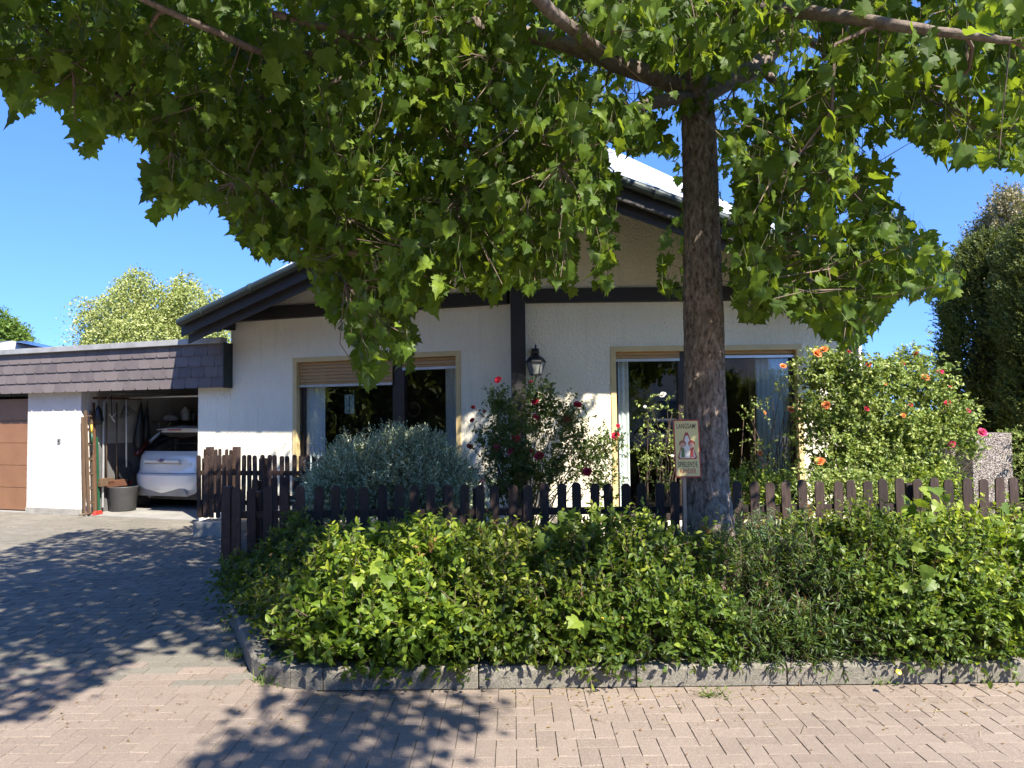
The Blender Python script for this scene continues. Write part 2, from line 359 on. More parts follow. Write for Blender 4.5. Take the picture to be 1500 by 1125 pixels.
def leaves_part(T, pos, tip, up, size, rng, vmean=None):
    Xa, Y, Z = oriented(tip, up); s = size[:, None]; n = len(pos)
    var = rng.random(n) if vmean is None else np.clip(vmean + rng.normal(0, .18, n), 0, 1)
    return (*T, pos, Xa * s, Y * s, Z * s, var)
def shoots(rng, start, d, length, k, T, size, spread=.9, droop=.25, stem_r=.0025, tipup=0, vmean=None, pairs=False, flat=0.0):
    """leafy shoots: k leaves along each; returns leaf part and stem part"""
    n = len(start); d = nrm(d); t = (np.arange(k) + .6) / k; t = t[None, :, None]
    g = np.array([0, 0, -1.0]); L = length[:, None, None]
    pos = start[:, None, :] + d[:, None, :] * L * t + g * droop * L * t * t
    tang = nrm(d[:, None, :] + g * 2 * droop * t)
    rv = nrm(rng.normal(size=(n, k, 3))); side = nrm(np.cross(tang, rv))
    tip = nrm(tang * (1 - spread * .5) + side * spread + np.array([0, 0, tipup]))
    up = nrm(rng.normal(size=(n, k, 3)) * (.6 - flat * .4) + np.array([0, -.25, 1.0]))
    sz = size * (rng.random((n, k)) * .5 + .7) * (1.08 - .45 * t[..., 0])
    vm = None
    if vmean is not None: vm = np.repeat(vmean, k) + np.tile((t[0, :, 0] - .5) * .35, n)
    lp = leaves_part(T, pos.reshape(-1, 3), tip.reshape(-1, 3), up.reshape(-1, 3), sz.ravel(), rng, vm)
    e = d * length[:, None] + g * droop * length[:, None]
    Xa, Y, Z = oriented(e, rng.normal(size=(n, 3))); r = stem_r
    sp = (*T_STEM, start, Xa * r, e, Z * r, rng.random(n))
    return lp, sp
print('tools ok')

# ------------------------------------------------------------------ ground
g = MB(); g.add([(-300, -300, -.03), (300, -300, -.03), (300, 600, -.03), (-300, 600, -.03)], [(0, 1, 2, 3)])
structure(g.build('ground', 'lawn_soil'))
KY = 4.55                                   # front line of the kerb
bed = [(-1.17, KY + .01), (-1.48, KY + .12), (-1.73, KY + .42), (-2.34, 6.2), (-2.86, 7.35), (-3.35, 8.9), (-4.05, 10.75), (-4.9, 11.6), (12, 12), (12, KY + .01)]
FR = ([(-1, -1, -1), (1, -1, -1), (1, 1, -1), (-1, 1, -1), (-1, -1, .3), (1, -1, .3), (1, 1, .3), (-1, 1, .3), (-.985, -.96, 1), (.985, -.96, 1), (.985, .96, 1), (-.985, .96, 1)],
      [(8, 9, 10, 11), (4, 5, 9, 8), (5, 6, 10, 9), (6, 7, 11, 10), (7, 4, 8, 11), (0, 1, 5, 4), (1, 2, 6, 5), (2, 3, 7, 6), (3, 0, 4, 7)])
def pavers(name, recs, m, rng):
    c = np.array([(x, y, 0) for x, y, a, b in recs], float); n = len(c); a = np.array([r[2] for r in recs]); b = np.array([r[3] for r in recs])
    X = np.zeros((n, 3)); X[:, 0] = a / 2; X[:, 2] = rng.normal(0, .0009, n); Y = np.zeros((n, 3)); Y[:, 1] = b / 2; Y[:, 2] = rng.normal(0, .0009, n)
    Z = np.zeros((n, 3)); Z[:, 2] = .007; c[:, 2] = -.007 + rng.normal(0, .0008, n)
    return structure(inst_mesh(name, [(*FR, c, X, Y, Z, rng.random(n))], m))
j = MB(); j.add([(-20, -14, -.0062), (14, -14, -.0062), (14, 14.5, -.0062), (-20, 14.5, -.0062)], [(0, 1, 2, 3)])
structure(j.build('paving_joints', 'joint'))
bounce_street = MB(); bounce_street.add([(-60, -40, -.012), (60, -40, -.012), (60, .0, -.012), (-60, .0, -.012)], [(0, 1, 2, 3)]); bounce_street.v = [(x, y, -.0015) for x, y, z in bounce_street.v]
structure(bounce_street.build('street', mat('street', (.36, .29, .225), (.30, .24, .19), .9, 3)))  # unseen sheet, laid broad and pale to bounce warm light onto the walls
recs = []; U = .100; gp = .0040
for iy in range(-10, 46):
    for ix in range(-80, 100):
        x, y = ix * U, KY - .005 - (iy + 1) * U; k = (ix - iy) % 4
        if k == 0: recs.append((x + U, y + U / 2, 2 * U - .0032, U - .0068))
        elif k == 2: recs.append((x + U / 2, y + U, U - .0032, 2 * U - .0068)) if iy > 0 else None
recs = [r for r in recs if r and r[1] + r[3] / 2 < KY + .0]
recs += [(x * U + U / 2, KY - U / 2 - .005, U - gp, U - gp) for x in range(-80, 100) if (x - 0) % 4 in (2,)]
pavers('street_paving', recs, 'paver_red', RNG)
recs = []
for iy in range(0, 96):
    y = KY + .05 + iy * .115
    for ix in range(-95, 10):
        x = ix * .215 + (iy % 2) * .1075 + .03 * math.sin(iy * 1.7)
        pts = (x, y)
        if y > 15.2: continue
        recs.append((x, y, .215 - .008, .115 - .008))
cx = np.array([r[0] for r in recs]); cy = np.array([r[1] for r in recs])
hous = [(.2, 10.28), (-9.6, 13.80), (-20, 17.6), (-20, 30), (5, 30)]
keep = ~inpoly(cx, cy, bed) & ~inpoly(cx, cy, hous)
rk = random.Random(8); sel_ = [r for r, k in zip(recs, keep) if k]; redd = [rk.random() < max(0, .95 - (r[1] - KY) / .75) for r in sel_]
pavers('driveway_paving', [r for r, q_ in zip(sel_, redd) if not q_], 'paver_grey', RNG)
pavers('driveway_edge_paving', [r for r, q_ in zip(sel_, redd) if q_], 'paver_red', RNG)
# raised bed / garden earth
e = MB(); inn = [(-1.15, KY + .15), (-1.42, KY + .22), (-1.63, KY + .48), (-2.2, 6.25), (-2.74, 7.4), (-3.22, 8.9), (-3.98, 10.7), (-4.3, 11.9), (12, 12.2), (12, KY + .15)]
e.prism([Vector((x, y, -.02)) for x, y in inn], (0, 0, .10)); structure(e.build('garden_soil', 'soil'))
pt = MB(); pt.bb(-2.3, 3.2, 8.7, 10.25, .05, .115); structure(pt.build('patio', 'patio'))
lw = MB(); lw.bb(3.24, 11.5, 7.3, 11.9, .05, .10); structure(lw.build('lawn', 'lawn_soil'))
# kerb stones: sweep with gaps
kb = MB()
def kstone(p, q, w=.13, h=.128):
    p = Vector((*p, 0)); q = Vector((*q, 0)); d = (q - p).normalized(); nn = Vector((-d.y, d.x, 0)); L = (q - p).length
    prof = [(0, 0), (0, h - .022), (.018, h), (w, h), (w, 0)]
    a = [p + d * .004 + nn * u + Vector((0, 0, z)) for u, z in prof]
    kb.prism(a, d * (L - .008))
xs = [-1.15, -.22, .72, 1.62, 2.54, 3.45, 4.36, 5.27, 6.18, 7.1, 8.0]
for i, (a, b) in enumerate(zip(xs, xs[1:])):
    kstone((a, KY + random.uniform(-.004, .004)), (b, KY + random.uniform(-.004, .004)), h=.128 + random.uniform(-.004, .004))
side = [(-1.15, KY), (-1.36, KY + .04), (-1.55, KY + .15), (-1.69, KY + .32), (-1.79, KY + .52), (-2.08, 5.68), (-2.37, 6.25), (-2.65, 6.82), (-2.90, 7.4), (-3.2, 8.3), (-3.5, 9.2)]
for a, b in zip(side, side[1:]): kstone(b, a)
structure(kb.build('kerb', 'kerb', bevel=.004))

# ------------------------------------------------------------------ house geometry
YAW = R(20); O = Vector((.09, 10.3, 0)); UL = Vector((-math.cos(YAW), math.sin(YAW), 0)); NL = Vector((-math.sin(YAW), -math.cos(YAW), 0))
UR_ = Vector((1, 0, 0)); NR = Vector((0, -1, 0)); ZZ = Vector((0, 0, 1))
def onL(px, py, off=0):
    d = Vector(ray(px, py)); o = O + NL * off; t = (o - Vector(CAM)).dot(NL) / d.dot(NL); p = Vector(CAM) + d * t - o; return p.dot(UL), p.z
def onR(px, py, off=0):
    d = Vector(ray(px, py)); o = O + NR * off; t = (o - Vector(CAM)).dot(NR) / d.dot(NR); p = Vector(CAM) + d * t - o; return p.dot(UR_), p.z
def pl(side, u, z, off=0):
    return O + (UL if side == 'L' else UR_) * u + (NL if side == 'L' else NR) * off + ZZ * z
uEnd = onL(338, 600)[0]; uR = onR(1262, 500)[0]
# roof points
EL = P(265, 470, 11.25); A = P(788, 218, 8.35); ER = P(1318, 412, 9.3)
B = P(790, 170, 14.6)
def plane(p, q, r):
    n = (q - p).cross(r - p); return p, n
def zat(pn, x, y):
    p, n = pn; return p.z - (n.x * (x - p.x) + n.y * (y - p.y)) / n.z
RL = plane(EL, A, B); RR = plane(ER, A, B)
house = thing('house', (0.1, 10.3, 0), 'white stucco bungalow with dark timber post and wide dark eaves behind the picket fence', 'house')
CL = P(266, 478, 15.0)
CR = P(1317, 420, 13.5)
rf = MB(); TH = .05
BM = P(470, 367, 12.6)
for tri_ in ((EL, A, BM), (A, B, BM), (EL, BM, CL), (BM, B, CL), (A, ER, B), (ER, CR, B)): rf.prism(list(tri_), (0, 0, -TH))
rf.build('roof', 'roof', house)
sf = MB()
for tri_ in ((EL, A, BM), (A, B, BM), (EL, BM, CL), (BM, B, CL), (A, ER, B), (ER, CR, B)): sf.prism([p + Vector((0, .05, -.0)) - ZZ * (TH + .004) for p in tri_], (0, 0, -.05))
# rafters parallel to the edges, under the soffit
for (E, pn, nn) in ((EL, RL, 1), (ER, RR, -1)):
    dd = (A - E); 
    for k in range(1, 3 if nn > 0 else 4):
        sh = Vector((0, (.20 if nn > 0 else .26) * k, 0)); p0 = E + dd * .02 + sh; p1 = A - dd * .01 + sh
        p0.z = zat(pn, p0.x, p0.y) - .15; p1.z = zat(pn, p1.x, p1.y) - .15
        ax = (p1 - p0) / 2; yy = Vector((0, .035, 0)); sf.box((p0 + p1) / 2, ax, yy, ZZ * .05)
sf.build('soffit', 'soffit', house)
# verge boards, two steps, and the gutter
vb = MB()
for E in (EL, ER):
    d = (A - E)
    c = (A + E) / 2
    vb.box(c - ZZ * .155 + Vector((0, .03, 0)), d * .5, Vector((0, .02, 0)), ZZ * .085)
    vb.box(c - ZZ * .29 + Vector((0, .14, 0)), d * .485, Vector((0, .02, 0)), ZZ * .07)
vb.build('verge_board', 'beam_wood', house)
for E in (EL, ER):
    gt = MB(); gt.tube([E + Vector((0, -.05, -.035)), A + Vector((0, -.05, -.035))], .062, 14)
    d = A - E; n = int(d.length / .9)
    for k in range(n):
        c = E + d * ((k + .5) / n) + Vector((0, -.05, -.035)); dn = d.normalized(); gt.tube([c - dn * .03, c + dn * .03], .070, 14)
    gt.build('gutter', 'gutter', house, smooth=False)
# walls with openings
def wall_piece(mb, side, pts, th=.3):
    s = pl(side, 0, 0, 0) - pl(side, 0, 0, th)
    mb.prism([pl(side, u, z) for u, z in pts], s)
wL = dict(u0=onL(673, 560)[0], u1=onL(431, 560)[0], z0=.16, z1=onL(550, 521)[1])
wR = dict(u0=onR(897, 560)[0], u1=onR(1173, 560)[0], z0=.16, z1=onR(1035, 508)[1])
def topz(side, u):
    p = pl(side, u, 0); return zat(RL if side == 'L' else RR, p.x, p.y) - .16
for side, wd, ue in (('L', wL, uEnd), ('R', wR, uR)):
    mb = MB(); u0, u1, z0, z1 = wd['u0'], wd['u1'], wd['z0'], wd['z1']
    wall_piece(mb, side, [(0.001, 0), (u0, 0), (u0, topz(side, u0)), (0.001, topz(side, 0))])
    wall_piece(mb, side, [(u1, 0), (ue, 0), (ue, topz(side, ue)), (u1, topz(side, u1))])
    wall_piece(mb, side, [(u0, 0), (u1, 0), (u1, z0), (u0, z0)])
    wall_piece(mb, side, [(u0, z1), (u1, z1), (u1, topz(side, u1)), (u0, topz(side, u0))])
    mb.build('wall', 'stucco' if side == 'L' else 'stucco_grain', house)
# side and rear walls
sw = MB(); pE = pl('R', uR, 0); sw.bb(pE.x - .3, pE.x, pE.y + .302, 18, 0, 2.9); pW = pl('L', uEnd, 0)
sw.box((pW.x + .55, 15.2, 1.4), (.15, 0, 0), (0, 2.9, 0), (0, 0, 1.4)); sw.bb(pW.x + .8, pE.x - .31, 17.8, 18, 0, 2.9)
sw.build('side_wall', 'stucco', house)
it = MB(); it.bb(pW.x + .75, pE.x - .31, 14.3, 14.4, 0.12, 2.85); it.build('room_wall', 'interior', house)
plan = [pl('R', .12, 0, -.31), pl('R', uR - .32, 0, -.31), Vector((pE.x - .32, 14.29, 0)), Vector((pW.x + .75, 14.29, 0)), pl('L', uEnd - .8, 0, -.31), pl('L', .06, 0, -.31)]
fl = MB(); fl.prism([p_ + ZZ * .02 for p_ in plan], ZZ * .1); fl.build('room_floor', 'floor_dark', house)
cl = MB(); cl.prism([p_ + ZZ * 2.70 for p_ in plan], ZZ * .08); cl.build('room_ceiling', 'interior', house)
# timber post and horizontal beams
po = MB(); pc = O + Vector((0.0, -.10, 0)); po.bb(pc.x - .10, pc.x + .10, pc.y - .10, pc.y + .09, .1, zat(RL, pc.x - .1, pc.y) - .2)
po.build('post', 'dark_wood', house, bevel=.006)
zb = .5 * (onL(560, 463)[1] + onL(740, 441)[1]) ; 
for side, ue, y0 in (('L', uEnd + .05, .115), ('R', uR + .25, .115)):
    b = MB(); c = pl(side, (ue + y0) / 2, zb + .095, .055); U_ = UL if side == 'L' else UR_; N_ = NL if side == 'L' else NR
    b.box(c, U_ * (ue - y0) / 2, N_ * .055, ZZ * .095); b.build('beam', 'beam_wood', house, bevel=.006)
# bracket where the left beam ends
br = MB(); c = pl('L', uEnd - .02, zb - .02, .17); br.box(c + ZZ * .11, UL * .07, NL * .20, ZZ * .13); br.box(c - ZZ * .05 + NL * .04, UL * .07, NL * .27, ZZ * .055)
br.build('bracket', 'beam_wood', house, bevel=.008)
wp = MB()
for k, (du, dz) in enumerate(((.10, .12), (.28, .10), (.46, .09))):
    q = pl('L', uEnd + du, 0, .1); q.z = zat(RL, q.x, q.y) - .30 + .0 * dz; wp.box(q, UL * .06, NL * .35, ZZ * .10)
wp.build('rafter_end', 'soffit', house)

def window(side, wd, divs, shut, curtains, lab=None):
    U_ = UL if side == 'L' else UR_; N_ = NL if side == 'L' else NR; u0, u1, z0, z1 = wd['u0'], wd['u1'], wd['z0'], wd['z1']
    def bx(mb, a, b, c, d, off, th):
        mb.box(pl(side, (a + b) / 2, (c + d) / 2, off), U_ * abs(b - a) / 2, N_ * th, ZZ * (d - c) / 2)
    win = MB()                                  # cream reveal trim
    t = .052
    bx(win, u0 - .02, u0 + t, z0, z1 + .02, -.030, .045); bx(win, u1 - t, u1 + .02, z0, z1 + .02, -.030, .045)
    bx(win, u0 + t, u1 - t, z1 - t, z1 + .02, -.030, .045)
    w_ = win.build('window', 'cream', house, bevel=.004)
    fr = MB(); f = .075; o = -.15
    a, b, c, d = u0 + t, u1 - t, z0 + .02, z1 - t
    bx(fr, a, a + f * .6, c, d, o, .035); bx(fr, b - f * .6, b, c, d, o, .035); bx(fr, a + f * .6, b - f * .6, c, c + f, o, .035); bx(fr, a + f * .6, b - f * .6, d - f, d, o, .035)
    for x, wdt in divs: bx(fr, x - wdt / 2, x + wdt / 2, c + f, d - f, o + .004, .055)
    fr.build('window_frame', 'frame', w_, bevel=.004)
    edges = sorted([a + f * .6] + [s for x, wdt in divs for s in (x - wdt / 2, x + wdt / 2)] + [b - f * .6])
    for p, q in zip(edges[0::2], edges[1::2]):
        pn = MB(); bx(pn, p, q, c + f, d - f, o - .0, .003); 
        pn = MB(); vs = [pl(side, p, c + f, o), pl(side, q, c + f, o), pl(side, q, d - f, o), pl(side, p, d - f, o)]; pn.add(vs, [(0, 1, 2, 3)])
        pn.build('pane', 'glass', w_)
    for (p, q, zl) in shut:
        sh = MB(); z = z1 - t
        while z > zl:
            z2 = max(z - .052, zl); zc = (z + z2) / 2
            m_ = pl(side, (p + q) / 2, zc, -.060); U2 = U_ * abs(q - p) / 2
            hh = (z - z2) / 2 - .0025
            prof = [(-.006, -hh), (.004, -hh), (.009, 0), (.004, hh), (-.006, hh)]
            sh.prism([m_ - U2 + N_ * a_ + ZZ * b_ for a_, b_ in prof], U2 * 2); z = z2
        sh.build('shutter', 'shutter', w_)
        al = MB(); al.box(pl(side, (p + q) / 2, zl - .018, -.058), U_ * abs(q - p) / 2, N_ * .012, ZZ * .018); al.build('shutter_rail', 'alu', w_)
    for (p, q, dens) in curtains:
        cm = MB(); n = max(8, int(abs(q - p) * 70)); vs = []; fs = []
        for i in range(n + 1):
            u = p + (q - p) * i / n; off = -.205 + .016 * math.sin(i * 1.25) + .006 * math.sin(i * .7 + 1)
            vs += [pl(side, u, c + .05, off), pl(side, u, d - .02, off)]
        fs = [(2 * i, 2 * i + 2, 2 * i + 3, 2 * i + 1) for i in range(n)]
        cm.add(vs, fs); cm.build('curtain', 'curtain', w_, smooth=True)
    return w_
uL = lambda px: onL(px, 560, -.1)[0]
uRr = lambda px: onR(px, 560, -.1)[0]
window('L', wL, [(uL(584), .19)], [(uL(577) + .0, wL['u1'] - .052, onL(500, 562)[1]), (wL['u0'] + .052, uL(592), onL(630, 537)[1])],
       [(uL(424), uL(470), 1), (uL(672), uL(648), 1)])
window('R', wR, [(uRr(1003), .19)], [(wR['u0'] + .052, uRr(995), onR(950, 525)[1]), (uRr(1011), wR['u1'] - .052, onR(1100, 520)[1])],
       [(uRr(903), uRr(922), 1), (uRr(1110), uRr(1172), 1)])
ds = MB(); dp = pl('R', uR - .06, 0, .05); ds.tube([dp + ZZ * .1, dp + ZZ * 3.0], .035, 12); ds.build('downpipe', 'alu', house, smooth=True)
# suncatcher and wreath in the left window
sc = thing('suncatcher', pl('L', uL(512), 1.6, -.2), 'small leaded glass suncatcher hanging inside the left window', 'suncatcher')
u_, z_ = onL(512, 592, -.2); cc = pl('L', u_, z_, -.2)
a = MB(); a.box(cc, UL * .085, NL * .003, ZZ * .145); a.build('glass_panel', mat('stained', (.45, .55, .5), (.10, .16, .14), .2, 25), sc)
a = MB()
for s_ in (-1, 1): a.box(cc + UL * .088 * s_, UL * .004, NL * .006, ZZ * .148); a.box(cc + ZZ * .148 * s_, UL * .084, NL * .006, ZZ * .004)
a.box(cc + NL * .008, UL * .003, NL * .004, ZZ * .14); a.tube([cc + ZZ * .15, cc + ZZ * .42], .0015, 4); a.build('lead_frame', 'metal_dark', sc)
u_, z_ = onL(606, 600, -.22); wc = pl('L', u_, z_, -.22); a = MB(); a.tube([wc + UL * .1 * math.cos(k * .2618) + ZZ * .1 * math.sin(k * .2618) for k in range(25)], .012, 6)
tag(a.build('wreath', 'twig'), 'thin brown wreath hanging behind the right pane of the left window', 'wreath')
# lantern
lc = Vector(P(785, 540, 10.08)); lan = thing('wall_lantern', lc, 'black six sided carriage lantern mounted on the wall beside the dark post', 'wall lamp')
a = MB(); a.lathe(lc, [(.075, -.075), (.12, .075), (.122, .085)], 6); lg = a.build('lamp_glass', mat('lamp_glass', (.25, .26, .24), (.2, .2, .2), .15, 5), lan)
a = MB()
for k in range(6):
    an = k * math.pi / 3; r0, r1 = .078, .124; a.tube([lc + Vector((r0 * math.cos(an), r0 * math.sin(an), -.078)), lc + Vector((r1 * math.cos(an), r1 * math.sin(an), .082))], .006, 5)
a.lathe(lc, [(.085, -.09), (.085, -.075)], 6); a.lathe(lc, [(.14, .08), (.14, .092), (.095, .15), (.03, .19), (.028, .20)], 6)
a.lathe(lc, [(.02, .19), (.045, .205), (.05, .235), (.03, .26), (.012, .275), (.012, .31), (.004, .33)], 12)
a.lathe(lc, [(.012, -.13), (.012, -.09)], 8); a.tube([lc + Vector((.05 * s_ + .02 * math.cos(t_), 0, -.115 + .02 * math.sin(t_))) for s_ in (1,) for t_ in np.linspace(-2.2, 3, 12)], .004, 5)
a.tube([lc + Vector((-.05 - .02 * math.cos(t_), 0, -.115 + .02 * math.sin(t_))) for t_ in np.linspace(-2.2, 3, 12)], .004, 5)
a.build('lamp_frame', 'metal_dark', lan)
a = MB(); a.tube([lc + Vector((0, 0, .23)), lc + Vector((0, .09, .27)), lc + Vector((0, .20, .22))], .012, 8); a.box(lc + Vector((0, .205, .2)), (.05, 0, 0), (0, .012, 0), (0, 0, .09)); a.build('wall_bracket', 'metal_dark', lan)
print('house ok', uEnd, uR, EL, A, ER, zb, wL, wR)

# ------------------------------------------------------------------ garage (same wall plane as the left facade)
gar = thing('garage', pl('L', 7, 0), 'flat roofed double garage with brown scalloped slate fascia, left of the house', 'garage')
g0 = onL(290, 650)[0]; g1 = onL(118, 650)[0]; g2 = onL(40, 650)[0]; g3 = g2 + 2.75; g4 = g3 + .6
zt = onL(200, 571)[1]; ztop = onL(200, 511)[1]
def gbox(mb, a, b, z0, z1, off0, off1, var=.5):
    mb.box(pl('L', (a + b) / 2, (z0 + z1) / 2, (off0 + off1) / 2), UL * abs(b - a) / 2, NL * abs(off1 - off0) / 2, ZZ * (z1 - z0) / 2, var)
a = MB(); gbox(a, uEnd + .003, g0, 0, zt + .1, -.30, 0.0); a.build('front_wall', 'stucco', gar)
a = MB(); gbox(a, g3, g4, .0, zt + .1, -.30, 0); a.build('front_wall', 'stucco', gar)
a = MB(); gbox(a, g1, g2, .10, zt + .1, -.34, .0); a.build('pillar', 'stucco_garage', gar, bevel=.006)
a = MB(); gbox(a, g1 - .01, g2 + .01, 0, .10, -.35, .012); a.build('pillar_base', 'concrete', gar)
a = MB(); gbox(a, uEnd + .3, g4, ztop - .05, ztop + .0, -7.2, .14); a.build('roof', 'coping', gar)
a = MB(); gbox(a, uEnd - .01, g4, ztop - .005, ztop + .085, .10, .24); cp = a.build('coping', 'coping', gar, bevel=.006)
# slate fascia
a = MB(); gbox(a, uEnd - .02, g4, zt, ztop - .01, .02, .16); a.build('fascia_board', 'dark_wood', gar)
tv = []; rows = 4; hrow = (ztop - zt) / rows
sl_ = MB(); rr = random.Random(3)
for r_ in range(rows):
    zb_ = zt + r_ * hrow - .012; zt_ = zb_ + hrow * 1.12; wdt = .262; u = uEnd - .03 - (r_ % 2) * .10 - r_ * .03
    while u < g4:
        ua = max(u, uEnd - .02); ub = u + wdt - .005
        if ub > ua + .03:
            pts = [(ua, zb_), (ub - .04, zb_), (ub - .014, zb_ + .014), (ub, zb_ + .045), (ub, zt_), (ua, zt_)]
            # rounded lower corner on the right when seen from the street -> mirror
            pts = [(ua + ub - x, z) for x, z in pts] if False else pts
            o0 = .172 + (r_ * .0); q = []
            for (uu, zz) in pts:
                off = .162 + .020 * (1 - (zz - zb_) / (zt_ - zb_)) + rr.uniform(0, .0015); q.append(pl('L', uu, zz, off))
            sl_.prism(q, NL * .006, rr.random())
        u += wdt
sl_.build('slate_cladding', 'slate', gar)
a = MB(); gbox(a, uEnd - .035, uEnd - .012, zt - .02, ztop, .0, .20); a.build('corner_flashing', 'gutter', gar)
# interior
dpt = 6.6
def gwall(name, u, z0, z1, m):
    q = MB(); q.box(pl('L', u, (z0 + z1) / 2, -.30 - dpt / 2), UL * .05, NL * dpt / 2, ZZ * (z1 - z0) / 2); return q.build(name, m, gar)
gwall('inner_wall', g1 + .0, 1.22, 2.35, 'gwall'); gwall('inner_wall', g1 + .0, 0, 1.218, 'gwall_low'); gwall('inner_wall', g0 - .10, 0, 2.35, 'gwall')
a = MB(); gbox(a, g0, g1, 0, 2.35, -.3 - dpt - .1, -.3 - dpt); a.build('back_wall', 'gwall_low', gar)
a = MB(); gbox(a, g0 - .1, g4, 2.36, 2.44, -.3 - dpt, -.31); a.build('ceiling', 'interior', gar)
a = MB(); gbox(a, g0, g4, -.01, .012, -.3 - dpt, .02); a.build('garage_floor', 'gfloor', gar)
a = MB(); gbox(a, g4 - .1, g4, 0, 2.4, -7, -.31); gbox(a, g0, g4, 0, 2.36, -7.2, -7.1); a.build('outer_wall', 'stucco_garage', gar)
# overhead door tracks
a = MB()
for u in (g0 + .08, g1 - .12): a.tube([pl('L', u, .1, -.36), pl('L', u, 1.95, -.36), pl('L', u, 2.12, -.5), pl('L', u, 2.14, -2.6)], .018, 6)
a.tube([pl('L', g0 + .05, 2.05, -.9), pl('L', g1 - .05, 2.05, -.9)], .02, 6)
a.build('door_track', 'alu', gar)
# left sectional door
db = thing('garage_door', pl('L', (g2 + g3) / 2, 0), 'closed brown sectional garage door left of the stucco pillar', 'garage door')
dr = MB()
for k in range(5):
    z0 = .03 + k * .405
    gbox(dr, g2 + .035, g3, z0, z0 + .398, -.16, -.125)
dr.build('door_panel', 'door_brown', db, bevel=.004)
a = MB(); gbox(a, g2 + .0, g2 + .034, 0, zt, -.17, -.10); gbox(a, g2 + .034, g3, zt - .05, zt + .02, -.175, -.11); a.build('door_frame', 'dark_wood', db)
ub_, zb2 = onL(87, 646); a = MB(); a.box(pl('L', ub_, zb2, .008), UL * .035, NL * .008, ZZ * .045)
kp = a.build('key_switch', 'zinc', None, bevel=.003); tag(kp, 'small square grey key switch on the garage pillar', 'switch')
a = MB(); a.box(pl('L', ub_, zb2, .018), UL * .012, NL * .003, ZZ * .014); a.build('lock', 'metal_dark', kp)

# ------------------------------------------------------------------ car
def text_mesh(body, size, extr=.001, sx=1.0, bold=0):
    c = bpy.data.curves.new('t', 'FONT'); c.body = body; c.size = size; c.align_x = 'CENTER'; c.align_y = 'CENTER'; c.extrude = extr; c.offset = bold; c.resolution_u = 3; c.space_character = 1.12
    o = bpy.data.objects.new('t', c); COL.objects.link(o); dg = bpy.context.evaluated_depsgraph_get(); dg.update()
    me = bpy.data.meshes.new_from_object(o.evaluated_get(dg)); bpy.data.objects.remove(o); 
    for v in me.vertices: v.co.x *= sx
    return me
def place_mesh(me, name, m, parent, c, X, Y, Z):
    mt = Matrix.Identity(4)
    for i, ax in enumerate((X, Y, Z)):
        for k in range(3): mt[k][i] = Vector(ax)[k]
    for k in range(3): mt[k][3] = c[k]
    me.transform(mt); me.materials.clear(); me.materials.append(M[m] if isinstance(m, str) else m)
    o = bpy.data.objects.new(name, me); COL.objects.link(o); par(o, parent); return o
M['car_paint'] = mat('car_paint', (.80, .79, .76), (.77, .76, .73), .22, 2, metal=.05); M['car_paint'].node_tree.nodes['Principled BSDF'].inputs['Coat Weight'].default_value = 1
M['car_glass'] = mat('car_glass', (.008, .009, .010), (.012, .012, .012), .05, 2, spec=1)
M['tub'] = mat('tub', (.055, .055, .055), (.04, .04, .04), .55, 7); M['tyre'] = mat('tyre', (.012, .012, .012), (.02, .02, .02), .8, 20)
M['red_lens'] = mat('red_lens', (.55, .02, .02), (.4, .01, .01), .15, 4)
M['chrome'] = mat('chrome', (.75, .76, .78), (.7, .7, .72), .12, 4, metal=1)
M['badge_blue'] = mat('badge_blue', (.02, .06, .25), (.02, .05, .2), .2, 4)
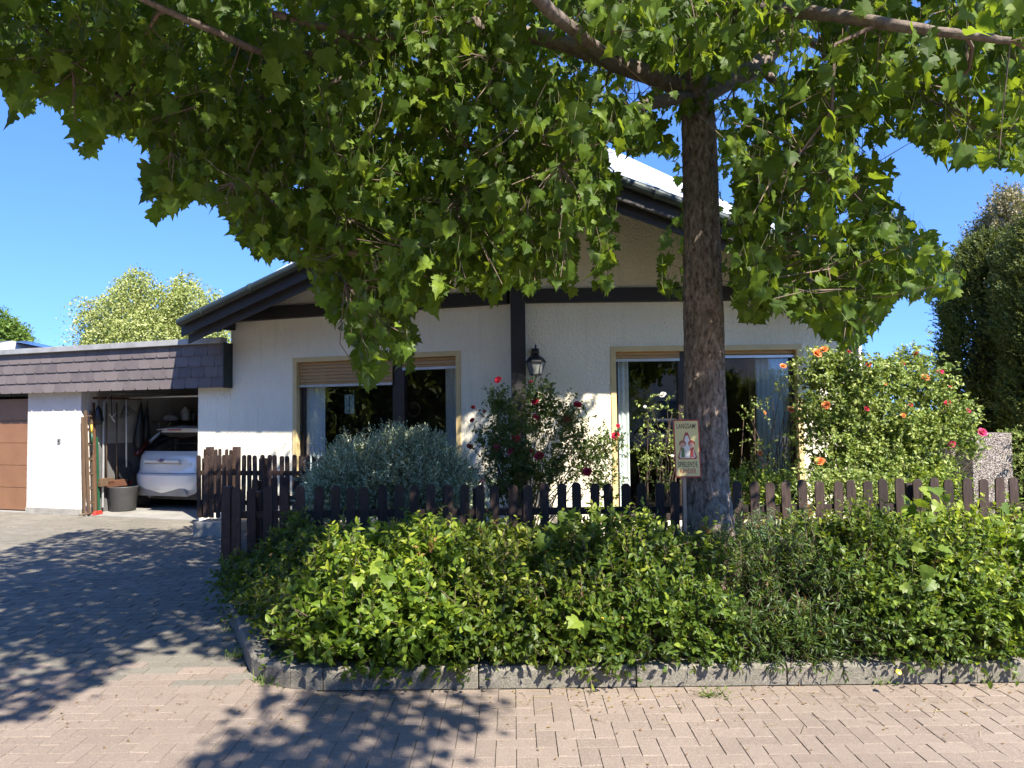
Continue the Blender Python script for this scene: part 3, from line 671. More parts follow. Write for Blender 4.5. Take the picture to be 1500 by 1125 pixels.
def make_car(c0, yaw, label):
    FW = Vector((-math.sin(yaw), math.cos(yaw), 0)) if False else Vector((math.sin(yaw), math.cos(yaw), 0)); RT = Vector((math.cos(yaw), -math.sin(yaw), 0))
    c0 = Vector(c0); car = thing('car', c0, label, 'car')
    lv = [(.24, .76, .16, 4.1), (.30, .83, .06, 4.22), (.40, .875, .015, 4.28), (.52, .895, .0, 4.3), (.62, .895, .0, 4.28), (.655, .885, .028, 4.25), (.70, .88, .055, 4.22), (.80, .885, .065, 4.1), (.90, .88, .08, 3.9), (.97, .868, .10, 3.5), (1.01, .845, .135, 3.3),
          (1.05, .82, .18, 3.15), (1.12, .79, .23, 3.0), (1.22, .745, .31, 2.75), (1.32, .69, .40, 2.5), (1.385, .645, .46, 2.3), (1.41, .63, .445, 2.2), (1.44, .60, .47, 2.1), (1.47, .54, .56, 2.0), (1.49, .42, .75, 1.8), (1.50, .2, 1.0, 1.5)]
    n = 64
    def outline(z, w_, r_, f_):
        L = (f_ - r_) / 2; cy = (f_ + r_) / 2; pts = []
        for k in range(n):
            a_ = 2 * math.pi * k / n; e1 = .30; ca, sa = math.cos(a_), math.sin(a_)
            x = w_ * math.copysign(abs(ca) ** e1, ca); y = cy + L * math.copysign(abs(sa) ** (.42), sa)
            # rear centre bulges backwards a little
            if sa < 0: y += .10 * (x / w_) ** 2 * min(1, -sa * 1.3) * (1 if z < 1.02 else .6)
            pts.append(c0 + RT * x + FW * y + ZZ * z)
        return pts
    rings = [outline(*l) for l in lv]
    def loft(i0, i1, cap=False, infl=0):
        m_ = MB(); vs = []
        for i in range(i0, i1 + 1):
            vs += rings[i]
        k = i1 - i0; fs = [(i * n + j_, i * n + (j_ + 1) % n, (i + 1) * n + (j_ + 1) % n, (i + 1) * n + j_) for i in range(k) for j_ in range(n)]
        if cap: fs.append(tuple(k * n + j_ for j_ in range(n)))
        m_.add(vs, fs); return m_
    loft(0, 4).build('bumper', 'car_paint', car, smooth=True)
    bd = loft(4, 11); bd.build('body', 'car_paint', car, smooth=True)
    loft(11, 15).build('window_glass', 'car_glass', car, smooth=True); loft(15, 20, True).build('roof', 'car_paint', car, smooth=True)
    # gap line above the bumper
    a = MB(); a.tube([rings[5][k] - FW * .001 for k in range(n)] + [rings[5][0]], .006, 4); a.build('bumper_seam', 'metal_dark', car)
    # pillars
    for s_ in (-1, 1):
        for off in (1.15, 2.0):
            a = MB(); pts = []
            for (z, w_, r_, f_) in lv[11:16]: pts.append(c0 + RT * s_ * (w_ + .004) + FW * (off + .0 + (z - 1.05) * (.0)) + ZZ * z)
            a.tube(pts, .03, 6); a.build('pillar', 'car_paint', car)
        a = MB(); pts = []
        for (z, w_, r_, f_) in lv[10:16]: pts.append(c0 + RT * s_ * (w_ * .955) + FW * (r_ + .17) + ZZ * z)
        a.tube(pts, [.028] * 6, 8); a.build('pillar', 'car_paint', car, smooth=True)
        a = MB(); pts = []
        for (z, w_, r_, f_) in lv[9:14]: pts.append(c0 + RT * s_ * (w_ * .90) + FW * (r_ + .085) + ZZ * z)
        a.tube(pts, [.03, .05, .055, .05, .03], 8); a.build('tail_light', mat('smoked_red', (.10, .012, .012), (.06, .01, .01), .15, 4), car, smooth=True)
        a = MB(); q = c0 + RT * s_ * .80 + FW * .105 + ZZ * .47; a.box(q, RT * .035 + FW * (.02 * s_) * 1, FW * .012, ZZ * .03); a.build('reflector', 'red_lens', car, bevel=.004)
        for yy in (.85, 3.45):
            a = MB(); q = c0 + RT * s_ * .76 + FW * yy + ZZ * .31; a.lathe(q - RT * .1, [(.20, 0), (.31, .01), (.315, .03), (.315, .17), (.31, .19), (.20, .2)], 32, Z=RT); wh = a.build('wheel', 'tyre', car, smooth=False)
            a = MB(); a.lathe(q - RT * .105, [(.02, 0), (.19, .0), (.19, .21), (.02, .21)], 10, Z=RT); a.build('rim', 'alu', wh)
    # spoiler
    a = MB(); a.prism([c0 + RT * x + FW * (y + .06 * (x / .6) ** 2) + ZZ * z for x, y, z in ((-.58, .44, 1.425), (-.3, .37, 1.44), (0, .35, 1.442), (.3, .37, 1.44), (.58, .44, 1.425), (.50, .62, 1.475), (0, .55, 1.49), (-.50, .62, 1.475))], ZZ * .022); a.build('spoiler', 'car_paint', car, bevel=.006)
    a = MB(); a.box(c0 + FW * .34 + ZZ * 1.435, RT * .16, FW * .006, ZZ * .010); a.build('brake_light', 'red_lens', car)
    # trunk crease, trim, badge, lettering, lower valance, underbody
    a = MB(); a.box(c0 + FW * .048 + ZZ * .875, RT * .40, FW * .018, ZZ * .020); a.box(c0 + FW * .055 + ZZ * .845, RT * .42, FW * .012, ZZ * .006); a.build('tailgate_trim', 'chrome' if False else 'car_paint', car, bevel=.005)
    a = MB(); a.box(c0 + FW * .062 + ZZ * .838, RT * .42, FW * .006, ZZ * .006); a.build('trim_shadow_gap', 'metal_dark', car)
    a = MB(); a.lathe(c0 + FW * .030 + ZZ * .895, [(.085, 0), (.085, .012)], 28, Z=-FW, sx=1, sy=1)
    # flatten circle into an oval
    o = a; cen = c0 + FW * .030 + ZZ * .895; o.v = [tuple(Vector((v[0], v[1], cen.z + (v[2] - cen.z) * .42))) for v in o.v]; bgd = o.build('badge', 'chrome', car)
    a = MB(); a.lathe(c0 + FW * .018 + ZZ * .895, [(.076, 0), (.076, .004)], 28, Z=-FW); a.v = [tuple(Vector((v[0], v[1], cen.z + (v[2] - cen.z) * .38))) for v in a.v]; a.build('badge_field', 'badge_blue', bgd)
    place_mesh(text_mesh('Ford', .05), 'badge_script', 'chrome', bgd, c0 + FW * .012 + ZZ * .893, RT, ZZ, -FW)
    place_mesh(text_mesh('FOCUS', .042, sx=1.3), 'model_lettering', 'metal_dark', car, c0 - RT * .64 + FW * .098 + ZZ * .72, RT + FW * -.2, ZZ, -FW)
    a = MB(); a.prism([c0 + RT * x + ZZ * z + FW * (.035 + .1 * (x / .9) ** 2) for x, z in ((-.60, .25), (-.52, .38), (-.4, .405), (.4, .405), (.52, .38), (.60, .25))], FW * .03 - FW * .045); a.build('valance', mat('valance', (.30, .29, .27), (.22, .21, .2), .6, 6), car, bevel=.008)
    a = MB(); a.box(c0 + FW * 2.1 + ZZ * .25, RT * .70, FW * 1.9, ZZ * .07); a.build('underbody', 'metal_dark', car)
    a = MB(); a.tube([c0 + RT * -.35 + FW * .12 + ZZ * .24, c0 + RT * -.35 + FW * .5 + ZZ * .26], .035, 10); a.build('exhaust', 'zinc', car)
    return car
cc0 = pl('L', onL(243, 700, -1.0)[0], .012, -.85)
make_car(cc0, YAW, 'silver white hatchback parked nose first inside the open garage')

# ------------------------------------------------------------------ tools on the garage's left inner wall
AX = -NL
def gi(px, py, lat=.1):
    """point on a plane parallel to the inner left wall, lat metres in front of it"""
    o = pl('L', g1 - .05 - lat, 0, 0); n = -UL; d = Vector(ray(px, py)); t = (o - Vector(CAM)).dot(n) / d.dot(n); return Vector(CAM) + d * t
def tool(name, label, cat, parts, group=None):
    root = thing(name, parts[0][2] if False else Vector((0, 0, 0)), label, cat, group); return root
def handle(a, b, r, m, parent): q = MB(); q.tube([a, b], r, 8); return q.build('handle', m, parent, smooth=True)
def t_at(p, name, label, cat, group=None): return thing(name, p, label, cat, group)
# hanging rail
a = MB(); p, q = gi(137, 577, .06), gi(205, 577, .06); p.z = q.z = 2.03; a.tube([p, q], .022, 6)
for k in range(7):
    c = p.lerp(q, (k + .5) / 7); a.tube([c, c - UL * .09, c - UL * .11 + ZZ * .05], .006, 5)
tag(a.build('tool_rail', 'wood_red'), 'brown wooden tool rail with hooks high on the garage wall', 'tool rail')
for (x, yt, yb, m, lab, kind) in ((156, 591, 700, 'wood_light', 'broom with a pale bristle head leaning by the garage wall', 'broom'),
                                  (171, 590, 702, 'wood_light', 'wide push broom with orange brown head standing in the garage', 'push'),
                                  (185, 585, 684, 'white_plastic', 'white handled shovel with black blade hanging in the garage', 'shovel')):
    top, bot = gi(x, yt, .12), gi(x, yb, .14)
    r_ = t_at(bot, {'broom': 'broom', 'push': 'push_broom', 'shovel': 'shovel'}[kind], lab, {'broom': 'broom', 'push': 'broom', 'shovel': 'shovel'}[kind])
    handle(top, bot, .014, m, r_); a = MB()
    if kind == 'broom': a.box(bot - ZZ * .03, AX * .14, UL * .03, ZZ * .03); a.box(bot - ZZ * .10, AX * .15, UL * .035, ZZ * .045); a.build('broom_head', 'wood_light', r_, bevel=.01)
    if kind == 'push': a.box(bot - ZZ * .07, AX * .22, UL * .035, ZZ * .06); a.build('broom_head', 'wood_red', r_, bevel=.008)
    if kind == 'shovel': a.prism([bot + AX * x_ + ZZ * z_ for x_, z_ in ((-.05, .12), (.05, .12), (.14, .04), (.15, -.16), (.08, -.24), (-.08, -.24), (-.15, -.16), (-.14, .04))], UL * .012); a.build('blade', 'metal_dark', r_)
# wire lawn rake
r_ = t_at(gi(190, 600, .1), 'lawn_rake', 'wire fan rake hanging head up on the white garage wall', 'rake'); a = MB()
tp = gi(184, 592, .1)
for k in range(7): a.tube([tp, gi(175 + k * 4, 612 - k * 1.2, .1)], .005, 4)
for s_ in (.5, .75, 1): a.tube([tp.lerp(gi(175, 612, .1), s_), tp.lerp(gi(199, 605, .1), s_)], .005, 4)
a.build('rake_head', 'metal_dark', r_)
# hoe with white head
r_ = t_at(gi(165, 612, .1), 'garden_hoe', 'small white two pronged hoe hanging between the brooms', 'hoe'); a = MB()
a.tube([gi(160, 606, .1), gi(168, 618, .1)], .012, 6); a.tube([gi(172, 603, .1), gi(164, 611, .1)], .012, 6); a.build('hoe_head', 'white_plastic', r_); handle(gi(163, 578, .1), gi(164, 610, .1), .008, 'metal_dark', r_)
# dark umbrella / straps, hanging hoses
for (x0, y0, x1, y1, w0, w1, m, nm, lab, ct) in ((144, 594, 144, 622, .05, .09, 'metal_dark', 'hanging_strap', 'black strap bundle hanging near the garage entrance', 'strap'),
        (207, 590, 202, 660, .05, .10, 'metal_dark', 'folded_parasol', 'black folded parasol hanging against the garage wall', 'parasol'),
        (216, 596, 212, 650, .04, .08, 'metal_dark', 'folded_umbrella', 'long dark umbrella hanging closest to the car', 'umbrella')):
    r_ = t_at(gi(x1, y1, .12), nm, lab, ct); a = MB(); p, q = gi(x0, y0, .12), gi(x1, y1, .12); a.tube([p, p.lerp(q, .25), p.lerp(q, .8), q], [w0 * .3, w0, w1, w1 * .4], 9); a.build('cloth', m, r_, smooth=True); a = MB(); a.tube([p, p + ZZ * .12], .01, 6); a.build('handle', 'wood_light', r_)
# shelf brackets and shelf with white jug and bag (towards the back, on the same wall)
sh = t_at(gi(240, 612, .3), 'wall_shelf', 'dark wall shelf above the car in the garage', 'shelf'); a = MB(); sp, sq = gi(222, 612, .02), gi(288, 612, .02); sp.z = sq.z = 1.60
a.box((sp + sq) / 2 - UL * .18, (sq - sp) / 2, UL * .17, ZZ * .012); a.build('board', 'wood_red', sh)
for f_ in (.15, .75):
    a = MB(); c = sp.lerp(sq, f_); a.tube([c - UL * .02, c - UL * .02 - ZZ * .3, c - UL * .03 - ZZ * .28, c - UL * .30 - ZZ * .02], .01, 5); a.build('shelf_bracket', 'alu', sh)

jg = t_at(sp.lerp(sq, .55) - UL * .2, 'plastic_jug', 'white plastic canister with handle on the garage shelf', 'jug'); c = sp.lerp(sq, .55) - UL * .2 + ZZ * .015
a = MB(); a.lathe(c, [(.075, 0), (.085, .02), (.085, .17), (.06, .22), (.025, .25), (.025, .27)], 16); a.build('bottle_body', 'white_plastic', jg, smooth=True); a = MB(); a.tube([c + AX * .05 + ZZ * .23, c + AX * .10 + ZZ * .22, c + AX * .09 + ZZ * .12], .011, 6); a.build('handle', 'white_plastic', jg)
a = MB(); c = sp.lerp(sq, .25) - UL * .2 + ZZ * .07; a.lathe(c, [(.02, -.055), (.12, -.05), (.15, -.01), (.12, .04), (.05, .07), (.02, .09)], 14); tag(a.build('plastic_bag', mat('bag', (.5, .5, .5), (.35, .35, .35), .4, 18, .8, 30)), 'pale crumpled plastic bag left of the canister on the shelf', 'bag')
for k, (f_, hgt, m) in enumerate(((.75, .16, 'zinc'), (.88, .12, 'red_plastic'), (1.0, .18, 'green_plastic'))):
    a = MB(); c = sp.lerp(sq, f_) - UL * .18 + ZZ * .014; a.lathe(c, [(.06, 0), (.062, hgt - .02), (.05, hgt)], 16); tag(a.build('tin_can', m), ['grey tin can on the garage shelf', 'small red tin on the garage shelf', 'dark green tin on the garage shelf'][k], 'can')
# grey tub
tc = gi(180, 735, .22); tc.z = .012; a = MB(); a.lathe(tc, [(.20, 0), (.215, .02), (.255, .42), (.265, .44), (.24, .44), (.22, .1), (.02, .08)], 28); tag(a.build('tub', 'tub', None, True), 'grey plastic tub standing under the push broom', 'tub')
# ladders / timber near the entrance
for k, (x, z, m) in enumerate(((122, 1.7, 'wood_light'), (127, 1.75, 'wood_red'), (138, 1.95, 'wood_red'), (143, 1.35, 'green_plastic'))):
    a = MB(); b0 = gi(x + 2, 738, .10); b0.z = .012; t0 = gi(x - 1, 600, .04); t0.z = z; d = (t0 - b0) / 2
    a.box((b0 + t0) / 2, d, AX * .022, UL * .012); tag(a.build('timber_batten', m), ['pale timber batten nearest the garage pillar', 'red brown batten beside the pale one by the pillar', 'tallest red brown batten leaning at the garage entrance', 'green painted stake beside the tall battens'][k], 'batten')
ld = t_at(gi(132, 735, .1), 'wooden_ladder', 'narrow wooden ladder leaning against the garage wall by the entrance', 'ladder')
b0, b1 = gi(129, 738, .16), gi(137, 738, .16); b0.z = b1.z = .012
for b_ in (b0, b1): a = MB(); a.box(b_ + ZZ * .9 + UL * .03, AX * .014, UL * .024, ZZ * .9 + UL * .06); a.build('rail', 'wood_light', ld)
for k in range(7): a = MB(); z = .2 + k * .25; a.tube([b0 + ZZ * z + UL * (.02 * z), b1 + ZZ * z + UL * .02 * z], .013, 6); a.build('rung', 'wood_light', ld)
pk = t_at(gi(134, 650, .18), 'hand_fork', 'yellow and green handled garden fork hanging by the ladder', 'garden fork'); handle(gi(134, 622, .2), gi(134.5, 634, .2), .016, 'yellow_plastic', pk); handle(gi(134.5, 634, .2), gi(135, 650, .2), .016, 'green_plastic', pk)
a = MB()
for k in (-1, 0, 1): a.tube([gi(135, 650, .2), gi(135 + k * 1.5, 660, .2)], .005, 5)
a.build('tines', 'metal_dark', pk)
rb = t_at(gi(140, 742, .3), 'hand_brush', 'red hand broom lying on the garage threshold', 'brush'); c = gi(143, 745, .25); c.z = .045
a = MB(); a.box(c, AX * .12 + UL * .04, UL * .04, ZZ * .03, taper=.7); a.build('bristles', 'red_plastic', rb, bevel=.01); handle(c + AX * -.08 + UL * .03, c + AX * -.32 + UL * .05, .014, 'wood_light', rb)
rb = t_at(pl('L', g1 - .12, .0, -.05), 'paint_bottles', 'white and blue spray bottle standing by the garage pillar', 'bottle')
a = MB(); c = pl('L', g1 - .10, .012, -.03); a.lathe(c, [(.035, 0), (.04, .02), (.04, .2), (.02, .25), (.02, .29)], 14); a.build('bottle_body', 'white_plastic', rb, True); a = MB(); a.lathe(c + ZZ * .06, [(.0415, 0), (.0415, .09)], 14); a.build('bottle_label', 'badge_blue', rb)
a = MB(); h0 = pl('L', g1 - .17, .012, -.02); h1 = pl('L', g1 - .05, 1.05, -.02); a.tube([h0, h1], .013, 7); tag(a.build('wooden_stick', 'wood_light'), 'light wooden stick leaning on the pillar edge at the garage entrance', 'stick')

# ------------------------------------------------------------------ fences
def picket_mesh(w_, h, th, rng):
    m_ = MB(); r = w_ / 2; pts = [(-r, 0), (r, 0), (r, h - r * .9)] + [(r * math.cos(a_), h - r * .9 + r * .9 * math.sin(a_)) for a_ in np.linspace(.35, math.pi - .35, 6)] + [(-r, h - r * .9)]
    m_.prism([Vector((x, -th / 2, z)) for x, z in pts], (0, th, 0)); return m_
def fence(p0, p1, z0, h, sp, w_, label, group=None, posts=(), post_h=None, rails=(.25, .72), th=.02, front=True):
    p0, p1 = Vector((*p0, z0)), Vector((*p1, z0)); d = (p1 - p0); L = d.length; dn = d.normalized(); nn = Vector((dn.y, -dn.x, 0)); ang = math.atan2(dn.y, dn.x)
    f_ = thing('picket_fence', p0, label, 'fence', group); n = int(L / sp) + 1
    base = [picket_mesh(w_, h * k, th, None).build('picket', 'fence', None, bevel=.003) for k in (1.0,)]
    me = base[0].data; bpy.data.objects.remove(base[0])
    for i in range(n):
        o = bpy.data.objects.new('picket', me); COL.objects.link(o)
        c = p0 + dn * (i * sp) + nn * (.033) + ZZ * random.uniform(-.012, .012)
        o.matrix_world = Matrix.Translation(c) @ Matrix.Rotation(ang + random.uniform(-.03, .03), 4, 'Z') @ Matrix.Rotation(random.uniform(-.024, .024), 4, 'Y')
        mw = o.matrix_world.copy(); o.parent = f_; o.matrix_parent_inverse = f_.matrix_world.inverted(); o.matrix_world = mw
    for r_ in rails:
        a = MB(); a.box((p0 + p1) / 2 + ZZ * h * r_, d / 2, nn * .0205, ZZ * .032); a.build('rail', 'fence', f_, bevel=.003)
    for q in posts:
        a = MB(); c = p0 + d * q - nn * .065; a.box(c + ZZ * (post_h or h * .95) / 2, dn * .045, nn * .042, ZZ * (post_h or h * .95) / 2); a.build('post', 'fence', f_, bevel=.006)
    return f_
FY = 6.9; zf = 1.006
fence((-2.52, FY), (5.6, FY), .10, zf - .10, .1475, .083, 'dark brown front picket fence with rounded tops running behind the hedge and tree', 'dark brown picket fences', posts=(.02, .27, .52, .76, .98))
cp_ = MB(); cp_.box((-2.62, FY + .02, .505), (.042, 0, 0), (0, .045, 0), (0, 0, .505)); tag(cp_.build('fence_post', 'fence', None, bevel=.006), 'thick dark corner post at the left end of the front picket fence', 'fence post')
q0 = P(292, 750, 10.65); q1 = P(470, 750, 10.2)
fence((q0.x, 10.7), (q1.x, 10.3), .24, .88, .098, .062, 'brown picket fence with narrow pickets on the low concrete base by the garage', 'dark brown picket fences', posts=(.02, .5, .98))
q0 = P(374, 750, 8.5); q1 = P(462, 750, 8.5)
fence((q0.x, 8.5), (q1.x, 8.5), .10, .87, .12, .07, 'short dark picket gate between the front fence and the narrow rear fence', 'dark brown picket fences', posts=(.05, .95))
q0 = P(300, 750, 11.1); q1 = P(342, 750, 11.0)
fence((q0.x, 11.15), (q1.x, 11.05), .26, .93, .085, .045, 'sunlit narrow picket panel between two thick posts in front of the house wall', 'dark brown picket fences', posts=(.03, .97), post_h=.96)
bs = MB(); q0 = P(287, 770, 10.6); bs.prism([Vector((q0.x, 10.5, 0)), Vector((q0.x + .62, 10.42, 0)), Vector((q0.x + .75, 10.75, 0)), Vector((q0.x + .05, 10.95, 0))], (0, 0, .20))
tag(bs.build('concrete_plinth', 'concrete', None, bevel=.01), 'low grey concrete plinth under the narrow pickets by the driveway', 'plinth')

# ------------------------------------------------------------------ sign
s0 = P(1006.5, 657, 5.92); sg = thing('warning_sign', Vector((s0.x - .02, 5.92, .1)), 'small yellow sign with red border reading LANGSAM! SPIELENDE KINDER beside the tree trunk', 'sign')
SX = Vector((math.cos(.06), -math.sin(.06), 0)); SN = Vector((-math.sin(.06), -math.cos(.06), 0)); SZ = (ZZ - SX * .022).normalized()
sw_, sh_ = 37.5 * 5.92 / FPX / 2, 84 * 5.92 / FPX / 2
def sflat(mb, pts, off, th=.0012): mb.prism([s0 + SX * x * sw_ + SZ * z * sh_ + SN * off for x, z in pts], SN * th)
def rrect(a_, b_, r_, n=5):
    out = []
    for cx_, cz_, st in ((a_ - r_, b_ - r_ * .45, 0), (-a_ + r_, b_ - r_ * .45, 90), (-a_ + r_, -b_ + r_ * .45, 180), (a_ - r_, -b_ + r_ * .45, 270)):
        for k in range(n): t_ = R(st + 90 * k / (n - 1)); out.append((cx_ + r_ * math.cos(t_), cz_ + r_ * .45 * math.sin(t_)))
    return out
M['sign_red'] = mat('sign_red', (.42, .07, .045), (.38, .06, .04), .5, 5); M['sign_yellow'] = mat('sign_yellow', (.70, .60, .27), (.64, .54, .24), .45, 4); M['sign_black'] = mat('sign_black', (.03, .03, .03), None, .5)
M['sign_white'] = mat('sign_white', (.72, .70, .62), (.66, .64, .56), .5, 5); M['sign_skin'] = mat('sign_skin', (.72, .42, .30), None, .5); M['sign_green'] = mat('sign_green', (.12, .22, .06), None, .5)
a = MB(); sflat(a, rrect(1, 1, .07), -.004, .004); pnl = a.build('sign_panel', 'sign_red', sg)
a = MB(); sflat(a, rrect(.90, .955, .05), .0004); a.build('sign_field', 'sign_yellow', pnl)
tri = lambda k: [(0 + x * k, -.12 + (z + .12 - .0) * k) for x, z in ((-.10, .56), (.10, .56), (.74, -.30), (.66, -.37), (-.66, -.37), (-.74, -.30))]
a = MB(); sflat(a, tri(1), .0018); a.build('triangle_border', 'sign_red', pnl)
a = MB(); sflat(a, tri(.84), .0032); a.build('triangle_field', 'sign_white', pnl)
for sgn, m in ((-1, 'sign_green'), (1, 'sign_red')):
    cx_ = .34 * sgn; cz_ = .14
    def disc(mb, x, z, rx, off, k0=0, k1=360): sflat(mb, [(x + rx * math.cos(R(t_)), z + rx * .45 * math.sin(R(t_))) for t_ in range(k0, k1, 24)], off)
    a = MB(); disc(a, cx_, cz_ + .03, .26, .0044); a.build('child_hair', mat('sign_hair', (.35, .12, .05), None, .5) if sgn < 0 else 'sign_red', pnl)
    a = MB(); disc(a, cx_, cz_ - .02, .19, .0058); a.build('child_face', 'sign_skin', pnl)
    a = MB()
    for q_ in (-.08, .08): sflat(a, [(cx_ + q_ - .03, -.35), (cx_ + q_ + .03, -.35), (cx_ + q_ + .03, -.27), (cx_ + q_ - .03, -.27)], .0046)
    for q_ in (-1, 1): sflat(a, [(cx_ + q_ * .12, -.06), (cx_ + q_ * .12, -.01), (cx_ + q_ * .26, -.13), (cx_ + q_ * .24, -.17)], .0046)
    a.build('child_limbs', 'sign_skin', pnl)
    a = MB(); sflat(a, [(cx_ - .14, -.30), (cx_ + .14, -.30), (cx_ + .10, .02), (cx_ - .10, .02)], .0050); a.build('child_coat', m, pnl)
for txt, z, sz, m, sx_ in (('LANGSAM!', .77, .056, 'sign_black', .52), ('SPIELENDE', -.56, .058, 'sign_black', .50), ('KINDER', -.79, .054, 'sign_red', .60)):
    place_mesh(text_mesh(txt, sz, .0006, sx_, .0005), 'lettering', m, pnl, s0 + SZ * z * sh_ + SN * .0024, SX, SZ, SN)
a = MB(); a.box(Vector((s0.x - .022, 5.945, .66)), (.013, 0, 0), (0, .009, 0), (0, 0, .60)); a.build('post', mat('sign_post', (.40, .27, .19), (.28, .19, .13), .7, 10, stretch=(4, 4, .6)), sg, bevel=.002)
a = MB()
for z in (.7, -.7): a.lathe(s0 + SZ * z * sh_ * 1.28 + SN * .0015, [(.006, 0), (.005, .004)], 8, Z=SN)
a.build('screw', 'alu', sg)
print('objects ok')

# ------------------------------------------------------------------ street tree
TY = 6.2
tree = thing('street_tree', G(1037, 900) * 0 + Vector((1.62, TY, .08)), 'large leafy street tree with rough brown trunk growing out of the front hedge', 'tree')
def trunk_mesh(path, rad, seg, name, parent, ridges=.012, sub=.02):
    """bark tube with real furrows"""
    pts = [Vector(p) for p in path]; # resample catmull
    out = []; rr_ = []
    for i in range(len(pts) - 1):
        a_, b_ = pts[i], pts[i + 1]; p0_ = pts[max(i - 1, 0)]; p3 = pts[min(i + 2, len(pts) - 1)]; n = max(2, int((b_ - a_).length / sub))
        for k in range(n):
            t = k / n; out.append(.5 * ((2 * a_) + (b_ - p0_) * t + (2 * p0_ - 5 * a_ + 4 * b_ - p3) * t * t + (-p0_ + 3 * a_ - 3 * b_ + p3) * t ** 3)); rr_.append(rad[i] * (1 - t) + rad[i + 1] * t)
    out.append(pts[-1]); rr_.append(rad[-1]); vs = []; ref = Vector((1, 0, 0)) if abs((pts[1] - pts[0]).normalized().x) < .8 else Vector((0, 0, 1)); s_len = 0
    for i, p in enumerate(out):
        d = (out[min(i + 1, len(out) - 1)] - out[max(i - 1, 0)]).normalized(); ref = (ref - d * ref.dot(d)).normalized(); b_ = d.cross(ref)
        if i: s_len += (p - out[i - 1]).length
        for k in range(seg):
            an = 2 * math.pi * k / seg; q = Vector((math.cos(an) * rr_[i], math.sin(an) * rr_[i], s_len))
            h = noise.fractal(Vector((q.x * 22, q.y * 22, q.z * 8)), .9, 2.0, 4); h2 = noise.noise(Vector((q.x * 4, q.y * 4, q.z * 2)))
            h = 1 - abs(h) * 1.8
            r_ = rr_[i] + ridges * h + rr_[i] * .05 * h2; vs.append(p + (ref * math.cos(an) + b_ * math.sin(an)) * r_)
    m_ = MB(); n = len(out); m_.add(vs, [(i * seg + k, i * seg + (k + 1) % seg, (i + 1) * seg + (k + 1) % seg, (i + 1) * seg + k) for i in range(n - 1) for k in range(seg)])
    return m_.build(name, 'bark' if name == 'trunk' else 'bark_branch', parent, smooth=True)
Q = lambda px, py, Y: P(px, py, Y)
base = Q(1037, 800, TY); base.z = .0
tp = [Vector((base.x, TY, 0)), Q(1037, 775, TY), Q(1034, 700, TY), Q(1033, 600, TY), Q(1030, 450, TY), Q(1027, 300, TY), Q(1024, 200, TY), Q(1020, 140, TY)]
sc_ = TY / FPX
trunk_mesh(tp, [45 * sc_, 35 * sc_, 31 * sc_, 28.5 * sc_, 26 * sc_, 24 * sc_, 23 * sc_, 22 * sc_], 130, 'trunk', tree, .015, .018)
fork = tp[-1]
limbs = [
    ([Q(900, 92, 5.6), Vector((.9, 3.6, 5.6)), Vector((.9, 1.8, 5.3)), Vector((1.2, .2, 4.9))], [.05, .04, .03, .015]),
    ([Q(720, 45, 4.9), Vector((-.9, 3.6, 5.5)), Vector((-1.8, 2.3, 5.2)), Vector((-2.8, 1.2, 4.8))], [.045, .035, .025, .012]),
    ([fork, Q(975, 118, 6.0), Q(900, 92, 5.6), Q(820, 62, 5.2), Q(720, 45, 4.9), Q(600, 58, 4.7), Q(520, 50, 4.5), Q(400, 20, 4.2)], [.085, .075, .065, .055, .045, .035, .025, .015]),
    ([fork, Q(1060, 118, 6.3), Q(1110, 95, 6.5), Q(1150, 45, 6.8), Q(1200, -40, 7.0), Q(1250, -150, 7.1)], [.11, .10, .085, .075, .06, .04]),
    ([fork, Q(1015, 80, 6.0), Q(990, -20, 5.7), Q(960, -180, 5.4), Q(940, -400, 5.2)], [.11, .10, .085, .065, .04]),
    ([Q(720, 45, 4.9), Q(640, 10, 4.6), Q(560, -60, 4.3), Q(460, -160, 3.8)], [.05, .04, .03, .02]),
    ([fork, Q(960, 150, 5.7), Q(900, 170, 5.4), Q(800, 200, 5.5), Q(720, 230, 5.6), Q(640, 190, 5.3), Q(520, 225, 5.4), Q(430, 290, 5.6)], [.05, .045, .04, .032, .028, .022, .018, .01]),
    ([Q(990, -20, 5.7), Q(1080, 10, 4.9), Q(1200, 20, 4.3), Q(1330, 40, 3.9), Q(1480, 60, 3.7)], [.05, .045, .035, .025, .015]),
    ([Q(1110, 95, 6.5), Q(1180, 170, 6.3), Q(1230, 260, 6.2), Q(1290, 330, 6.1), Q(1340, 400, 6.0)], [.04, .035, .028, .02, .01]),
    ([Q(900, 92, 5.6), Q(860, 60, 4.6), Q(790, 0, 3.7), Q(700, -120, 2.8)], [.05, .04, .03, .02]),
    ([Q(520, 50, 4.5), Q(420, 85, 4.5), Q(300, 40, 4.1), Q(200, -5, 3.8)], [.022, .02, .018, .013]),
    ([Q(600, 58, 4.7), Q(470, 130, 4.9), Q(330, 160, 4.9), Q(200, 150, 4.8), Q(90, 100, 4.6)], [.03, .024, .018, .014, .008]),
    ([Q(1150, 45, 6.8), Q(1260, 90, 6.5), Q(1380, 120, 6.2), Q(1500, 160, 6.0)], [.045, .035, .025, .012]),
]
bb = []
for k, (pth, rd) in enumerate(limbs):
    trunk_mesh(pth, rd, 26, 'branch', tree, .005 if rd[0] > .04 else .002, .04)
LP = np.array([np.array(a_.lerp(b_, t)) for pth, _ in limbs for a_, b_ in zip(pth, pth[1:]) for t in np.linspace(0, 1, 8)])
